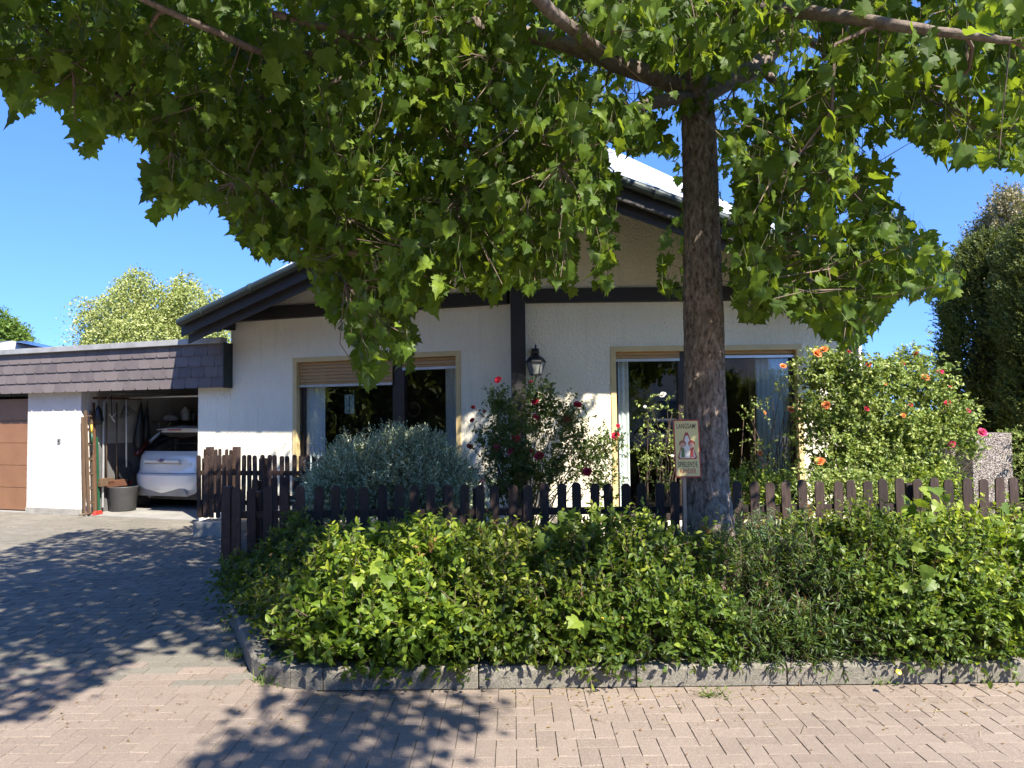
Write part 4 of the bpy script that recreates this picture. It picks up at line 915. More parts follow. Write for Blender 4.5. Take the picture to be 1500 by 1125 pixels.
CROWN = [(-400, -900), (-400, 100), (-60, 140), (0, 120), (18, 175), (60, 150), (95, 165), (110, 215), (135, 232), (155, 190), (185, 200), (225, 218), (205, 260), (225, 320), (255, 310), (285, 290), (330, 310), (355, 370), (400, 375), (440, 385),
         (462, 430), (480, 470), (512, 490), (515, 555), (540, 575), (570, 520), (600, 545), (615, 500), (600, 450), (640, 452), (665, 415), (720, 440), (752, 415), (775, 438), (800, 405), (838, 432), (850, 355), (868, 365), (866, 425), (890, 438), (905, 360), (912, 330), (925, 270), (890, 240), (880, 190),
         (905, 215), (940, 235), (985, 235), (1000, 290), (965, 350), (965, 430), (1000, 440), (1070, 440), (1095, 478), (1140, 455), (1180, 470), (1215, 490), (1252, 520), (1285, 480), (1325, 430), (1385, 445), (1420, 402), (1390, 375), (1345, 320), (1300, 285), (1318, 250), (1290, 210), (1330, 195), (1345, 215), (1370, 225), (1400, 240), (1460, 245), (1500, 250), (1900, 260), (1900, -900)]
GAPS = [[(560, 95), (622, 100), (628, 160), (600, 168), (575, 140)], [(235, 95), (268, 98), (262, 135), (222, 140)], [(40, 52), (58, 60), (50, 74), (30, 70)], [(300, 0), (375, -8), (372, 14), (330, 22)], [(1050, 245), (1085, 255), (1075, 280), (1055, 275)], [(310, 118), (345, 122), (335, 160), (312, 158)]]
LIMBGAP = [(780, 30), (870, 62), (1010, 110), (1060, 105), (1130, 65), (1180, 20), (1215, 40), (1150, 130), (1070, 185), (985, 185), (860, 118), (760, 80)]
HG = [(845, 440), (850, 330), (905, 228), (990, 228), (1002, 440)]
# ground pixels that lie in full sun in the photograph: nothing of the crown may stand between them and the sun
LIT = [[(-900, 700), (-900, 830), (0, 808), (110, 775), (200, 768), (292, 762), (292, 700)],
       [(-300, 1400), (-60, 1065), (50, 1050), (130, 1012), (175, 985), (215, 930), (232, 985), (262, 940), (345, 975), (430, 1005), (330, 1030), (330, 1060), (270, 1085), (240, 1125), (240, 1500)],
       [(760, 1003), (900, 1015), (960, 1000), (2600, 985), (2600, 1600), (660, 1600), (655, 1110), (700, 1070), (735, 1045)],
       [(240, 960), (330, 965), (350, 1000), (300, 1015), (235, 1000)]]
SD = -np.array(S_TO)
def shadow_at(p, z):
    t = (p[:, 2] - z) / -SD[2]; return p + SD * t[:, None]
def ok_light(p):
    s = shadow_at(p, 0.0); x, y, f = proj(s); bad = np.zeros(len(p), bool); front = s[:, 1] > .6
    for L_ in LIT: bad |= inpoly(x, y, L_) & front
    bad |= (s[:, 1] <= .6) & (s[:, 0] > .6)
    h = shadow_at(p, .65)     # sunlit hedge and roses to the right
    bad |= (h[:, 0] > 2.6) & (h[:, 1] > 4.3) & (h[:, 1] < 8.5)
    h = shadow_at(p, 1.5); bad |= (h[:, 0] > 3.6) & (h[:, 1] > 7.0)
    # patio, left lower wall
    h = shadow_at(p, .3); bad |= (h[:, 0] > .3) & (h[:, 0] < 2.6) & (h[:, 1] > 9.2)
    h = shadow_at(p, 1.0); bad |= (h[:, 1] > 10.6) & (h[:, 0] < -3.9)
    return ~bad
rng = np.random.default_rng(21)
def inside(p, gaps=True):
    x, y, f = proj(p); vis = f > .3
    m_ = inpoly(x, y, CROWN) | ~vis | (y < -500)
    m_ &= ~((np.abs(x - 1028) < 46) & (y > 175) & vis & (p[:, 1] < 6.6))
    m_ &= ~(inpoly(x, y, LIMBGAP) & vis & (p[:, 1] < 5.9) & (np.sin(p[:, 0] * 91 + p[:, 2] * 57) > -.6))
    if gaps:
        for g_ in GAPS: m_ &= ~(inpoly(x, y, g_) & vis)
    m_ &= ~(inpoly(x, y, HG) & vis & (p[:, 1] < 12) & (y > 225) & (((x > 912) & (x < 958)) | (x < 862) | (y < 350) & (x > 905) & (x < 962)))
    return m_
c3 = np.array([1.0, 5.0, 5.6])
# 1: the volume of the crown
n = 9000; p = rng.uniform(-1, 1, (n, 3)); p = p[(p ** 2).sum(1) < 1] * np.array([6.2, 4.4, 3.3]) + c3
p = p[(p[:, 2] > 2.3) & (p[:, 1] < 7.6)]
nearcam = (np.linalg.norm(p - CAM, axis=1) < 3.7)
p = p[~nearcam]
vol = p[inside(p) & ok_light(p)]
vol = vol[: 1100]; vol = vol[(np.abs(vol[:, 0] - .9) < 2.3) | (rng.random(len(vol)) < .6)]
# 2: the lower skirt, spread evenly over what the crown shows
n = 4600; px_ = rng.uniform(-40, 1540, n); py_ = rng.uniform(-60, 575, n); dep = rng.uniform(4.1, 7.4, n)
q = np.array([np.array(P(a_, b_, c_)) for a_, b_, c_ in zip(px_, py_, dep)])
okk = inside(q) & ok_light(q) & (q[:, 2] > 1.7) & (np.abs((q[:, 0] - 1.0) / 7.2) ** 2 + np.abs((q[:, 1] - 5.0) / 4.6) ** 2 < 1.0)
skirt = q[okk]
print('clusters', len(vol), len(skirt))
# 3: boughs over the street and driveway, out of view, added for their ground shade
SHADE = [[(-700, 880), (0, 818), (110, 785), (290, 775), (340, 900), (400, 965), (335, 958), (262, 935), (212, 922), (165, 985), (122, 1012), (50, 1048), (-700, 1150)],
         [(250, 1097), (335, 1062), (425, 1075), (385, 1022), (480, 1008), (640, 1008), (742, 1040), (690, 1062), (655, 1108), (640, 1220), (180, 1220)]]
n = 34000; o3 = rng.uniform([-4.5, -1.8, 3.9], [3.2, 4.2, 5.9], (n, 3)); x_, y_, f_ = proj(o3); out_ = (f_ < .3) | (y_ < -130) | (np.abs(x_ - 750) > 950)
s3 = shadow_at(o3, 0); xs_, ys_, fs_ = proj(s3); shd = np.zeros(n, bool)
for sp_ in SHADE: shd |= inpoly(xs_, ys_, sp_)
over = o3[out_ & shd & ok_light(o3) & (np.linalg.norm(o3 - CAM, axis=1) > 2.5)][:1250]
print('overhead', len(over)); tt_ = rng.uniform(.9, 3.2, 420)[:, None]; tz_ = rng.uniform(2.9, 5.0, 420); trunk_shade = np.stack([np.full(420, 1.55), np.full(420, 6.2), tz_], 1) + np.array(S_TO) * tt_ + rng.normal(size=(420, 3)) * .16
trunk_shade = trunk_shade[inside(trunk_shade) & ok_light(trunk_shade) & (trunk_shade[:, 2] > 3.6)][:170]  # leaf clusters added along the sun rays to shade the upper trunk
C = np.concatenate([vol, skirt, over, trunk_shade])
# twigs join clusters to the nearest anchor, anchors to the nearest limb
anc = C[rng.choice(len(C), 420, replace=False)] + np.array([0, 0, .2])
tw = MB()
def near(a_, b_): return b_[np.argmin(((b_ - a_) ** 2).sum(1))]
anc = anc[np.argsort([((LP - a_) ** 2).sum(1).min() for a_ in anc])]
net = LP.copy(); nr = np.full(len(LP), .02)
for a_ in anc:
    i_ = np.argmin(((net - a_) ** 2).sum(1) + (net[:, 2] > a_[2] + .8) * .5); l = net[i_]; r0 = min(nr[i_] * .75, .014); dd_ = np.linalg.norm(a_ - l)
    mids_ = np.array([l * (1 - q_) + a_ * q_ for q_ in (.25, .5, .75, 1.0)])
    if not inside(mids_).all(): continue
    jit = rng.normal(size=(3, 3)) * .07 * dd_ + np.array([0, 0, .06 * dd_]); pts_ = [l, l * .72 + a_ * .28 + jit[0], l * .45 + a_ * .55 + jit[1], l * .2 + a_ * .8 + jit[2] * .6, a_]
    tw.tube(pts_, [r0, r0 * .85, r0 * .7, r0 * .55, r0 * .45], 5, cap=False); net = np.concatenate([net, np.array(pts_[2:])]); nr = np.concatenate([nr, [r0 * .7, r0 * .55, r0 * .45]])
for c_ in C:
    i_ = np.argmin(((net - c_) ** 2).sum(1)); a_ = net[i_]; d_ = np.linalg.norm(c_ - a_)
    if d_ < .8 and inside(np.array([a_, (a_ + c_) / 2, c_])).all(): tw.tube([a_, (a_ + c_) / 2 + rng.normal(size=3) * .04, c_], [.004, .0035, .002], 3, cap=False)
tw.build('twigs', 'twig', tree)
outw = C - np.array([1.6, 6.2, 5.0]); outw[:, 2] = 0; outw = nrm(outw)
n = len(C); d = nrm(outw * .5 + rng.normal(size=(n, 3)) * .5 + np.array([0, 0, -.25])); ln = rng.uniform(.28, .55, n)
k = 11; t = ((np.arange(k) + .3) / k)[None, :, None]; gdir = np.array([0, 0, -1.0])
pos = C[:, None, :] - d[:, None, :] * ln[:, None, None] * .5 + d[:, None, :] * ln[:, None, None] * t + gdir * (.22 * t * t) + rng.normal(size=(n, k, 3)) * .075
sz = rng.uniform(.042, .106, (n, k)) + .03 * (rng.random((n, k)) < .12); 
tip = nrm(rng.normal(size=(n, k, 3)) * .55 + d[:, None, :] * .4 + np.array([0, 0, -.95]))
up = nrm(rng.normal(size=(n, k, 3)) * .55 + np.array([.35, -.45, .75]))
pos = pos.reshape(-1, 3); tip = tip.reshape(-1, 3); up = up.reshape(-1, 3); sz = sz.ravel()
dist = np.linalg.norm(pos - CAM, axis=1); sel = (rng.random(len(pos)) < .95) & (dist > 2.3)
sel &= (inside(pos + tip * .05, False) & inside(pos, False)) | (rng.random(len(pos)) < 0)
sel &= ok_light(pos) | (rng.random(len(pos)) < .06)
pos, tip, up, sz = pos[sel], tip[sel], up[sel], sz[sel]
vm = rng.random(len(pos)) ** 1.3
lf = (*T_MAPLE, pos, *[a_ * sz[:, None] for a_ in oriented(tip, up)], vm)
# petioles
pet = (*T_STEM, pos, *(lambda o_: (o_[0] * .0014, -o_[1] * (sz * .6)[:, None] + np.array([0, 0, .03]), o_[2] * .0014))(oriented(tip, up)), vm)
h_ = rng.random(len(pos)) < .5
T_MAPLE2 = tmpl([(0, 0), (.16, -.04), (.36, .02), (.50, .12), (.36, .26), (.58, .40), (.50, .55), (.33, .56), (.30, .74), (.14, .82), (0, 1.15)], .34, .42)
lf1 = (lf[0], lf[1], *[a_[h_] for a_ in lf[2:]]); lf2 = (*T_MAPLE2, *[a_[~h_] for a_ in lf[2:]])
inst_mesh('crown', [lf1, lf2], 'maple', tree); inst_mesh('leaf_stalks', [pet], 'stem_green', tree)
print('tree leaves', len(pos))

# ------------------------------------------------------------------ plants
def plant(name, label, cat, loc, parts, mleaf, mstem='twig', group=None):
    r_ = thing(name, loc, label, cat, group); lp = [a_ for a_, _ in parts]; sp = [b_ for _, b_ in parts]
    inst_mesh('foliage', lp, mleaf, r_); inst_mesh('stems', sp, mstem, r_); return r_
def edge_d(x, y):
    """distance inside the kerb line of the bed, >0 inside"""
    d1 = y - (KY + .04); L0 = np.array([-1.30, KY + .1]); L1 = np.array([-2.78, 7.1]); dv = (L1 - L0) / np.linalg.norm(L1 - L0); nx, ny = dv[1], -dv[0]
    d2 = (x - L0[0]) * nx + (y - L0[1]) * ny; return d1, d2, (nx, ny)
def hedge_pts(rng, n, x0, x1, yb, H):
    x = rng.uniform(x0, x1, n * 3); y = KY + .05 + (yb - KY - .05) * rng.random(n * 3) ** (1.45 if yb < 6.8 else .8)
    d1, d2, nn = edge_d(x, y); ok = (d2 > 0)
    x, y, d1, d2 = x[ok][:n], y[ok][:n], d1[ok][:n], d2[ok][:n]; de = np.minimum(d1, d2)
    wob = np.array([noise.noise(Vector((a_ * 2.9, b_ * 2.6, 3.1))) for a_, b_ in zip(x, y)])
    h = H * np.clip(.42 + .58 * (np.clip(de, 0, .42) / .42) ** .55, 0, 1) * (1 + .58 * wob) * np.where(y > 5.5, .76, .96) 
    u_ = rng.random(len(x)) ** np.where(de < .45, .75, .28); z = .10 + (h - .10) * u_
    near_ = np.clip(1 - de / .45, 0, 1); o1 = np.where(d1 < d2, 0, -nn[0]); o2 = np.where(d1 < d2, -1.0, -nn[1])
    d = np.stack([o1 * near_, o2 * near_ - .15, .35 + .7 * u_], 1) + rng.normal(size=(len(x), 3)) * .38
    return np.stack([x, y, z], 1), d
HED = [  # x0,x1,back,H,n shoots,k,template,size,mat,label
    (-2.75, -1.35, 6.78, .66, 1500, 9, T_OVAL, .050, 'hedge_a', 'olive green small leaved shrub at the left corner of the hedge by the driveway', .085),
    (-1.4, -.35, 6.7, .69, 1400, 8, T_OVAL, .066, 'hedge_b', 'lime green shrub with larger leaflets, second from the left in the hedge', .1),
    (-.4, .55, 6.7, .68, 1500, 8, T_OVAL, .052, 'hedge_a', 'yellowish green twiggy shrub in the hedge in front of the lantern', .1),
    (.5, 1.35, 6.7, .66, 1450, 7, T_OVAL, .055, 'hedge_c', 'fresh green shrub in the hedge just left of the tree trunk', .09),
    (1.3, 2.15, 6.55, .60, 1500, 10, T_NARROW, .050, 'hedge_d', 'dark fine leaved shrub in the hedge directly below the tree trunk', .08),
    (2.1, 3.0, 6.1, .70, 1700, 9, T_OVAL, .046, 'hedge_c', 'small leaved bright shrub at the front of the hedge right of the tree trunk', .1),
    (1.9, 3.1, 6.8, .66, 1100, 9, T_NARROW, .058, 'hedge_e', 'blue green narrow leaved plant against the pickets right of the tree trunk', .13),
    (2.7, 3.8, 6.7, .68, 1400, 8, T_OVAL, .058, 'hedge_b', 'bright yellow green shrub in the sunlit part of the hedge', .1),
    (3.7, 5.4, 6.7, .70, 2100, 8, T_OVAL, .062, 'hedge_b', 'glossy green shrub at the far right end of the hedge', .1)]
hr = np.random.default_rng(5)
for (x0, x1, yb, H, ns, k, T, sz_, mt, lab, ln) in HED:
    ns = int(ns * .82); H = H * 1.04
    st, dd = hedge_pts(hr, ns, x0, x1, yb, H)
    if mt == 'hedge_e': kq = st[:, 1] > 5.75; st, dd = st[kq], dd[kq]
    n = len(st)
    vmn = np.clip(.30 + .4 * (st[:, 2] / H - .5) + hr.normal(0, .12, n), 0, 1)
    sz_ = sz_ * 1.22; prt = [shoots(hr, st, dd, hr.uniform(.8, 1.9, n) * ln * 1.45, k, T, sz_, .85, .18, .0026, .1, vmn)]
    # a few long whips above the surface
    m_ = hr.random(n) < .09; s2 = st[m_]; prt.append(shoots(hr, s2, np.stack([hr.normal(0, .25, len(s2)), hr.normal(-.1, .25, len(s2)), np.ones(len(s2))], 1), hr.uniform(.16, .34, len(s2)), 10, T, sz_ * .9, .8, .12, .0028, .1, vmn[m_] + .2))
    sb = st[hr.random(n) < .02]; nb_ = len(sb)
    yl = shoots(hr, sb + np.array([0, 0, .03]), np.stack([hr.normal(0, .3, nb_), hr.normal(-.2, .3, nb_), np.ones(nb_)], 1), hr.uniform(.08, .16, nb_), 6, T, sz_ * .8, .8, .1, .003)
    hp_ = plant('hedge_shrub', lab, 'shrub', ((x0 + x1) / 2, 5.5, .1), prt, mt, 'twig', 'shrubs of the front hedge')
    inst_mesh('young_shoots', list(yl), 'young_red', hp_)
    bt = st[hr.random(n) < .05]; nq = len(bt); root_ = bt * np.array([1, 1, 0]) + np.array([0, .12, .08]) + hr.normal(size=(nq, 3)) * np.array([.08, .06, 0]); e_ = bt + hr.normal(size=(nq, 3)) * .06 - root_; xa_, _y, za_ = oriented(e_, hr.normal(size=(nq, 3)))
    inst_mesh('bare_branches', [(*T_STEM, root_, xa_ * .004, e_, za_ * .004, hr.random(nq))], 'twig', hp_)
# broad-leaved seedlings and brambles in the hedge
def big_leaf_plant(px, py, Y, n, size, lab, m='hedge_c', h=.3, name='maple_seedling', group='maple seedlings growing through the hedge'):
    c = P(px, py, Y); hr2 = np.random.default_rng(int(px)); st = np.array(c)[None] + hr2.normal(size=(n, 3)) * np.array([.12, .06, h * .35]); 
    tip = nrm(hr2.normal(size=(n, 3)) * .5 + np.array([0, -.45, -.4])); up = nrm(hr2.normal(size=(n, 3)) * .35 + np.array([0, -.7, .7])); sz2 = hr2.uniform(.6, 1.1, n) * size
    r_ = thing(name, (c.x, c.y, .1), lab, 'plant', group)
    lp = (*T_MAPLE, st, *[a_ * sz2[:, None] for a_ in oriented(tip, up)], np.clip(hr2.random(n) * .5 + .4, 0, 1)); inst_mesh('foliage', [lp], m, r_)
    a = MB(); root = np.array([c.x, c.y + .05, .12])
    for s_ in st: a.tube([root, (root + s_) / 2 + np.array([0, .02, .03]), s_], .003, 4, cap=False)
    a.build('stems', 'stem_green', r_)
for args in ((820, 782, 5.35, 18, .12, 'maple seedling with big leaves above the hedge left of the sign'), (905, 792, 5.3, 14, .11, 'broad leaved seedling in the hedge close to the sign'), (835, 915, 4.62, 12, .095, 'maple seedling low at the front of the hedge, left of the dandelion'), (1345, 748, 6.1, 16, .125, 'tall maple seedling overlapping the sunlit pickets on the right'),
             (1340, 850, 4.72, 18, .10, 'bright maple seedling in the middle of the right hedge'), (1470, 795, 5.3, 16, .12, 'ivy like seedling at the right edge of the hedge'), (560, 870, 4.68, 14, .10, 'broad leaved seedling in the left part of the hedge')): big_leaf_plant(*args)
def dandelion(px, py, Y, lab):
    c = P(px, py, Y); r_ = thing('dandelion', (c.x, c.y, .1), lab, 'flower', 'yellow dandelions'); a = MB(); a.tube([Vector((c.x, c.y, .12)), c], .002, 4); a.build('stem', 'stem_green', r_)
    a = MB(); a.lathe(c, [(.004, -.006), (.018, 0), (.016, .006), (.004, .01)], 12, Z=(0, -.6, .8)); a.build('flower_head', 'yellow_plastic', r_)
dandelion(883, 908, 4.6, 'yellow dandelion in front of the hedge below the tree'); dandelion(1316, 985, 4.33, 'yellow dandelion at the foot of the kerb on the right')

# silver shrub behind the fence
sr = np.random.default_rng(9); n = 5200
def blob(rng, n, c, r, shell=.55):
    v = nrm(rng.normal(size=(n, 3))); rad = (shell + (1 - shell) * rng.random(n)) ** .6; q = v * rad[:, None]; q[:, 2] = np.abs(q[:, 2]) if False else q[:, 2]
    w_ = np.array([1 + .22 * noise.noise(Vector(tuple(a_ * 2.3)) + Vector((c[0] * 3, c[1], 1))) for a_ in v]); q *= w_[:, None]; return q * np.array(r) + np.array(c), v
parts = []
for (px, py, Y, rx, ry, rz, nn_) in ((520, 712, 7.9, .40, .45, .36, 850), (585, 708, 7.9, .48, .5, .48, 1000), (640, 718, 7.9, .36, .42, .40, 750), (592, 672, 7.9, .22, .28, .20, 300), (625, 668, 7.9, .20, .2, .14, 160), (482, 732, 7.8, .22, .35, .26, 300), (512, 668, 7.9, .14, .16, .10, 90), (660, 700, 7.9, .16, .2, .16, 120)):
    c = P(px, py, Y); p_, v_ = blob(sr, nn_, tuple(c), (rx, ry, rz)); p_[:, 2] = np.maximum(p_[:, 2], .12)
    parts.append(shoots(sr, p_, v_ * .6 + np.array([0, -.1, .75]) + sr.normal(size=v_.shape) * .3, sr.uniform(.10, .28, nn_), 12, T_NARROW, .058, .65, .1, .002, .1))
plant('silver_willow_shrub', 'rounded silvery green narrow leaved shrub behind the fence below the left window', 'shrub', P(590, 760, 7.9), parts, 'silver')

# roses
def rose_mesh(m, name):
    rr2 = np.random.default_rng(3); tv = ([(0, 0, 0), (.45, .35, .12), (.42, .8, .22), (0, 1.0, .12), (-.42, .8, .22), (-.45, .35, .12)], [(0, 1, 2, 3), (0, 3, 4, 5)])
    pos, tip, up, sz2 = [], [], [], []
    for ring, (nn_, el, s_) in enumerate(((7, .15, 1.0), (6, .6, .85), (5, 1.0, .65), (4, 1.3, .45))):
        for k in range(nn_):
            an = 2 * math.pi * (k + ring * .4) / nn_ + rr2.normal(0, .1); tip.append((math.cos(an) * math.cos(el), math.sin(an) * math.cos(el), math.sin(el))); up.append((-math.cos(an) * math.sin(el), -math.sin(an) * math.sin(el), math.cos(el) + .01)); pos.append((0, 0, .1 * ring * 0)); sz2.append(s_)
    pos, tip, up, sz2 = map(np.array, (pos, tip, up, sz2)); o = inst_mesh(name, [(*tv, pos.astype(float), *[a_ * sz2[:, None] for a_ in oriented(tip, up)], rr2.random(len(pos)))], m); me = o.data; bpy.data.objects.remove(o); return me
RM = {k: rose_mesh(k, 'flower') for k in ('rose_red', 'rose_pink', 'rose_orange', 'rose_white')}
def flowers(parent, lst, rad=.042):
    for (px, py, Y, kind, s_) in lst:
        o = bpy.data.objects.new('flower', RM[kind]); COL.objects.link(o); c = P(px, py, Y); dr_ = Vector((random.uniform(-.4, .4), -.75, random.uniform(.3, .9))).normalized()
        o.parent = parent; o.matrix_parent_inverse = parent.matrix_world.inverted(); o.matrix_world = Matrix.Translation(c) @ dr_.to_track_quat('Z', 'Y').to_matrix().to_4x4() @ Matrix.Scale(rad * s_, 4)
def rose_bush(label, anchors, nroot, size, k, m, rng, base, lean=.2, dens=1.0, group=None, shootlen=(.10, .22)):
    r_ = thing('rose_bush', base, label, 'rose bush', group); prt = []; a = MB(); base = np.array(base)
    for (px, py, Y, rx, rz, nn_) in anchors:
        c = np.array(P(px, py, Y)); s_ = Y / FPX; nn_ = int(nn_ * dens)
        p_ = c + rng.normal(size=(nn_, 3)) * np.array([rx * s_, .22, rz * s_]) * .55
        prt.append(shoots(rng, p_, rng.normal(size=(nn_, 3)) * .6 + np.array([0, -.15, .5]), rng.uniform(*shootlen, nn_), k, T_OVAL, size, .95, .25, .002, 0))
        for q in range(3):
            e_ = c + rng.normal(size=3) * np.array([rx * s_, .15, rz * s_]) * .5; b_ = base + np.array([rng.normal(0, .12), rng.normal(0, .08), 0]); mid = (b_ + e_) / 2 + np.array([rng.normal(0, .06), 0, .15]); a.tube([b_, mid, e_], [.008, .006, .003], 5, cap=False)
    inst_mesh('foliage', [x[0] for x in prt], m, r_); inst_mesh('stems', [x[1] for x in prt], 'stem_green', r_); a.build('canes', 'twig', r_); return r_
rg = np.random.default_rng(31)
b = P(765, 740, 8.9); b.z = .1
rb1 = rose_bush('dark leaved climbing rose with crimson blooms around the dark post', [(735, 600, 9.0, 20, 25, 40), (745, 640, 8.8, 35, 30, 75), (725, 660, 8.9, 22, 25, 38), (775, 610, 9.3, 18, 30, 40), (760, 690, 8.8, 40, 35, 85), (800, 600, 9.2, 18, 22, 34), (830, 610, 9.1, 22, 22, 44), (835, 650, 9.0, 35, 30, 75), (810, 690, 8.9, 45, 25, 75), (870, 665, 9.0, 28, 25, 50), (880, 705, 9.0, 25, 25, 35), (735, 712, 8.8, 28, 22, 40), (728, 580, 9.1, 8, 15, 10), (800, 575, 9.2, 12, 12, 12), (900, 650, 9.0, 12, 20, 14), (775, 580, 9.2, 10, 15, 12)],
                3, .046, 8, 'rose_dark', rg, b, dens=2.6)
flowers(rb1, [(730, 557, 9.0, 'rose_red', 1), (784, 589, 9.0, 'rose_red', 1), (846, 594, 8.9, 'rose_red', 1.2), (830, 617, 8.9, 'rose_red', 1.1), (785, 611, 8.9, 'rose_red', .8), (755, 643, 8.7, 'rose_red', 1.15), (727, 658, 8.7, 'rose_pink', 1.3), (747, 662, 8.7, 'rose_pink', 1), (688, 655, 8.8, 'rose_red', .9), (790, 669, 8.6, 'rose_red', 1.2), (860, 692, 8.6, 'rose_red', 1.2), (902, 639, 8.9, 'rose_red', 1.1), (905, 624, 8.9, 'rose_red', .6), (693, 597, 9.0, 'rose_red', .6), (692, 616, 9, 'rose_red', .7), (706, 707, 8.6, 'rose_pink', .8), (777, 560, 9.1, 'rose_red', .6), (776, 661, 8.8, 'rose_red', .8), (710, 603, 9, 'rose_red', .5)], .052)
b = P(965, 740, 8.9); b.z = .1
rb2 = rose_bush('slender light green rose with one white bloom left of the trunk', [(955, 600, 8.7, 12, 20, 14), (965, 640, 8.7, 22, 28, 36), (950, 680, 8.7, 22, 25, 34), (985, 600, 8.6, 10, 10, 8), (970, 710, 8.6, 25, 15, 30), (990, 660, 8.7, 10, 25, 12)], 2, .045, 7, 'rose_lime', rg, b, dens=.8)
flowers(rb2, [(971, 579, 8.6, 'rose_white', 1.1), (945, 596, 8.6, 'rose_white', .5), (985, 668, 8.6, 'rose_white', .5)])
b = P(1300, 740, 8.4); b.z = .1
anch = [(1200, 545, 8.3, 28, 25, 75), (1245, 560, 8.2, 38, 32, 130), (1300, 560, 8.2, 38, 32, 130), (1350, 575, 8.2, 35, 30, 110), (1385, 610, 8.1, 28, 32, 90), (1230, 610, 8.1, 40, 32, 140), (1290, 620, 8.0, 42, 36, 160), (1345, 640, 8.0, 40, 32, 140), (1240, 660, 8.0, 38, 28, 110), (1300, 680, 8.0, 42, 26, 120), (1190, 600, 8.3, 18, 30, 45), (1360, 690, 8.0, 25, 22, 50), (1405, 640, 8.1, 22, 20, 35), (1180, 640, 8.3, 12, 25, 20), (1335, 520, 8.3, 12, 14, 10), (1210, 700, 8.0, 25, 20, 50), (1425, 660, 8.1, 12, 15, 12), (1225, 530, 8.3, 25, 12, 36), (1330, 535, 8.3, 25, 12, 26)]
rb3 = rose_bush('big sunlit yellow green rose bush with orange blooms at the right house corner', anch, 4, .056, 8, 'rose_lime', rg, b, dens=2.3)
flowers(rb3, [(1196, 518, 8.1, 'rose_orange', 1.5), (1207, 513, 8.1, 'rose_orange', 1.2), (1147, 537, 8.2, 'rose_orange', 1), (1210, 594, 7.9, 'rose_orange', 1.2), (1158, 601, 8.0, 'rose_orange', 1.1), (1201, 677, 7.8, 'rose_orange', 1.4), (1355, 554, 8.0, 'rose_orange', 1.3), (1341, 519, 8.2, 'rose_red', 1.0), (1377, 546, 8.0, 'rose_pink', 1.0), (1322, 533, 8.1, 'rose_red', .7), (1393, 568, 8, 'rose_pink', .6), (1418, 602, 8, 'rose_pink', .7), (1438, 634, 7.9, 'rose_pink', 1.3), (1394, 651, 7.9, 'rose_pink', 1), (1388, 591, 7.9, 'rose_red', .9), (1323, 609, 7.8, 'rose_orange', .7), (1269, 599, 7.8, 'rose_red', .8), (1296, 562, 7.9, 'rose_orange', .6), (1113, 664, 8.1, 'rose_orange', .8), (1272, 534, 8.0, 'rose_orange', .9), (1243, 515, 8.1, 'rose_red', .6), (1334, 594, 7.8, 'rose_red', .6)])
b = P(1120, 740, 8.6); b.z = .1
rb4 = rose_bush('thin orange budded rose in front of the right window pane', [(1115, 600, 8.5, 20, 12, 12), (1095, 625, 8.5, 12, 20, 10), (1150, 560, 8.5, 10, 18, 12), (1165, 590, 8.5, 12, 20, 16), (1110, 660, 8.5, 20, 16, 20), (1145, 690, 8.4, 22, 22, 45), (1085, 700, 8.4, 22, 18, 40)], 2, .042, 6, 'rose_lime', rg, b, dens=.8)
flowers(rb4, [(1120, 605, 8.4, 'rose_orange', .5), (1166, 604, 8.4, 'rose_orange', .5)])
# low sunlit planting behind the fence
for (px, py, Y, rx, nn_, sz_, m_, lab) in ((1240, 722, 7.5, 60, 420, .045, 'rose_lime', 'low lime green shrub behind the pickets under the orange roses'), (1350, 725, 7.6, 45, 300, .045, 'hedge_b', 'low green perennial clump behind the pickets, right of the roses'), (1110, 730, 7.6, 40, 260, .05, 'hedge_b', 'low leafy clump behind the fence just right of the trunk'), (690, 740, 8.1, 25, 140, .04, 'silver', 'small grey green clump right of the silver shrub')):
    c = P(px, py, Y); p_ = np.array(c) + rg.normal(size=(nn_, 3)) * np.array([rx * Y / FPX * .6, .2, .12]); p_[:, 2] = np.clip(p_[:, 2], .12, 1)
    plant('garden_shrub', lab, 'shrub', (c.x, c.y, .1), [shoots(rg, p_, rg.normal(size=(nn_, 3)) * .5 + np.array([0, 0, .7]), rg.uniform(.08, .18, nn_), 8, T_OVAL, sz_, .9, .2, .002)], m_, 'stem_green')
# grass in the garden and tufts along the kerb
ng = 26000; gp_ = np.stack([rg.uniform(3.2, 9, ng), rg.uniform(7.2, 11.4, ng), np.full(ng, .1)], 1)
o = inst_mesh('grass', [leaves_part(T_BLADE, gp_, rg.normal(size=(ng, 3)) * .35 + np.array([0, 0, 1]), rg.normal(size=(ng, 3)), rg.uniform(.05, .12, ng), rg)], 'grass'); tag(o, 'mown green lawn behind the right part of the fence', 'grass', kind='stuff')
wl = [('left of the first kerb joint', 392, 1000), ('under the hedge corner by the driveway', 350, 962), ('between the first kerb stones', 735, 1000), ('below the sign at the kerb', 955, 1002), ('at the third kerb joint', 1062, 995), ('under the bright shrub', 1290, 1000), ('at the kerb beside the dandelion', 1345, 992), ('near the right end of the kerb', 1440, 997), ('on the street paving in front of the sign', 1045, 1020), ('growing from the bend in the kerb', 420, 1003), ('beside the driveway kerb', 345, 925)]
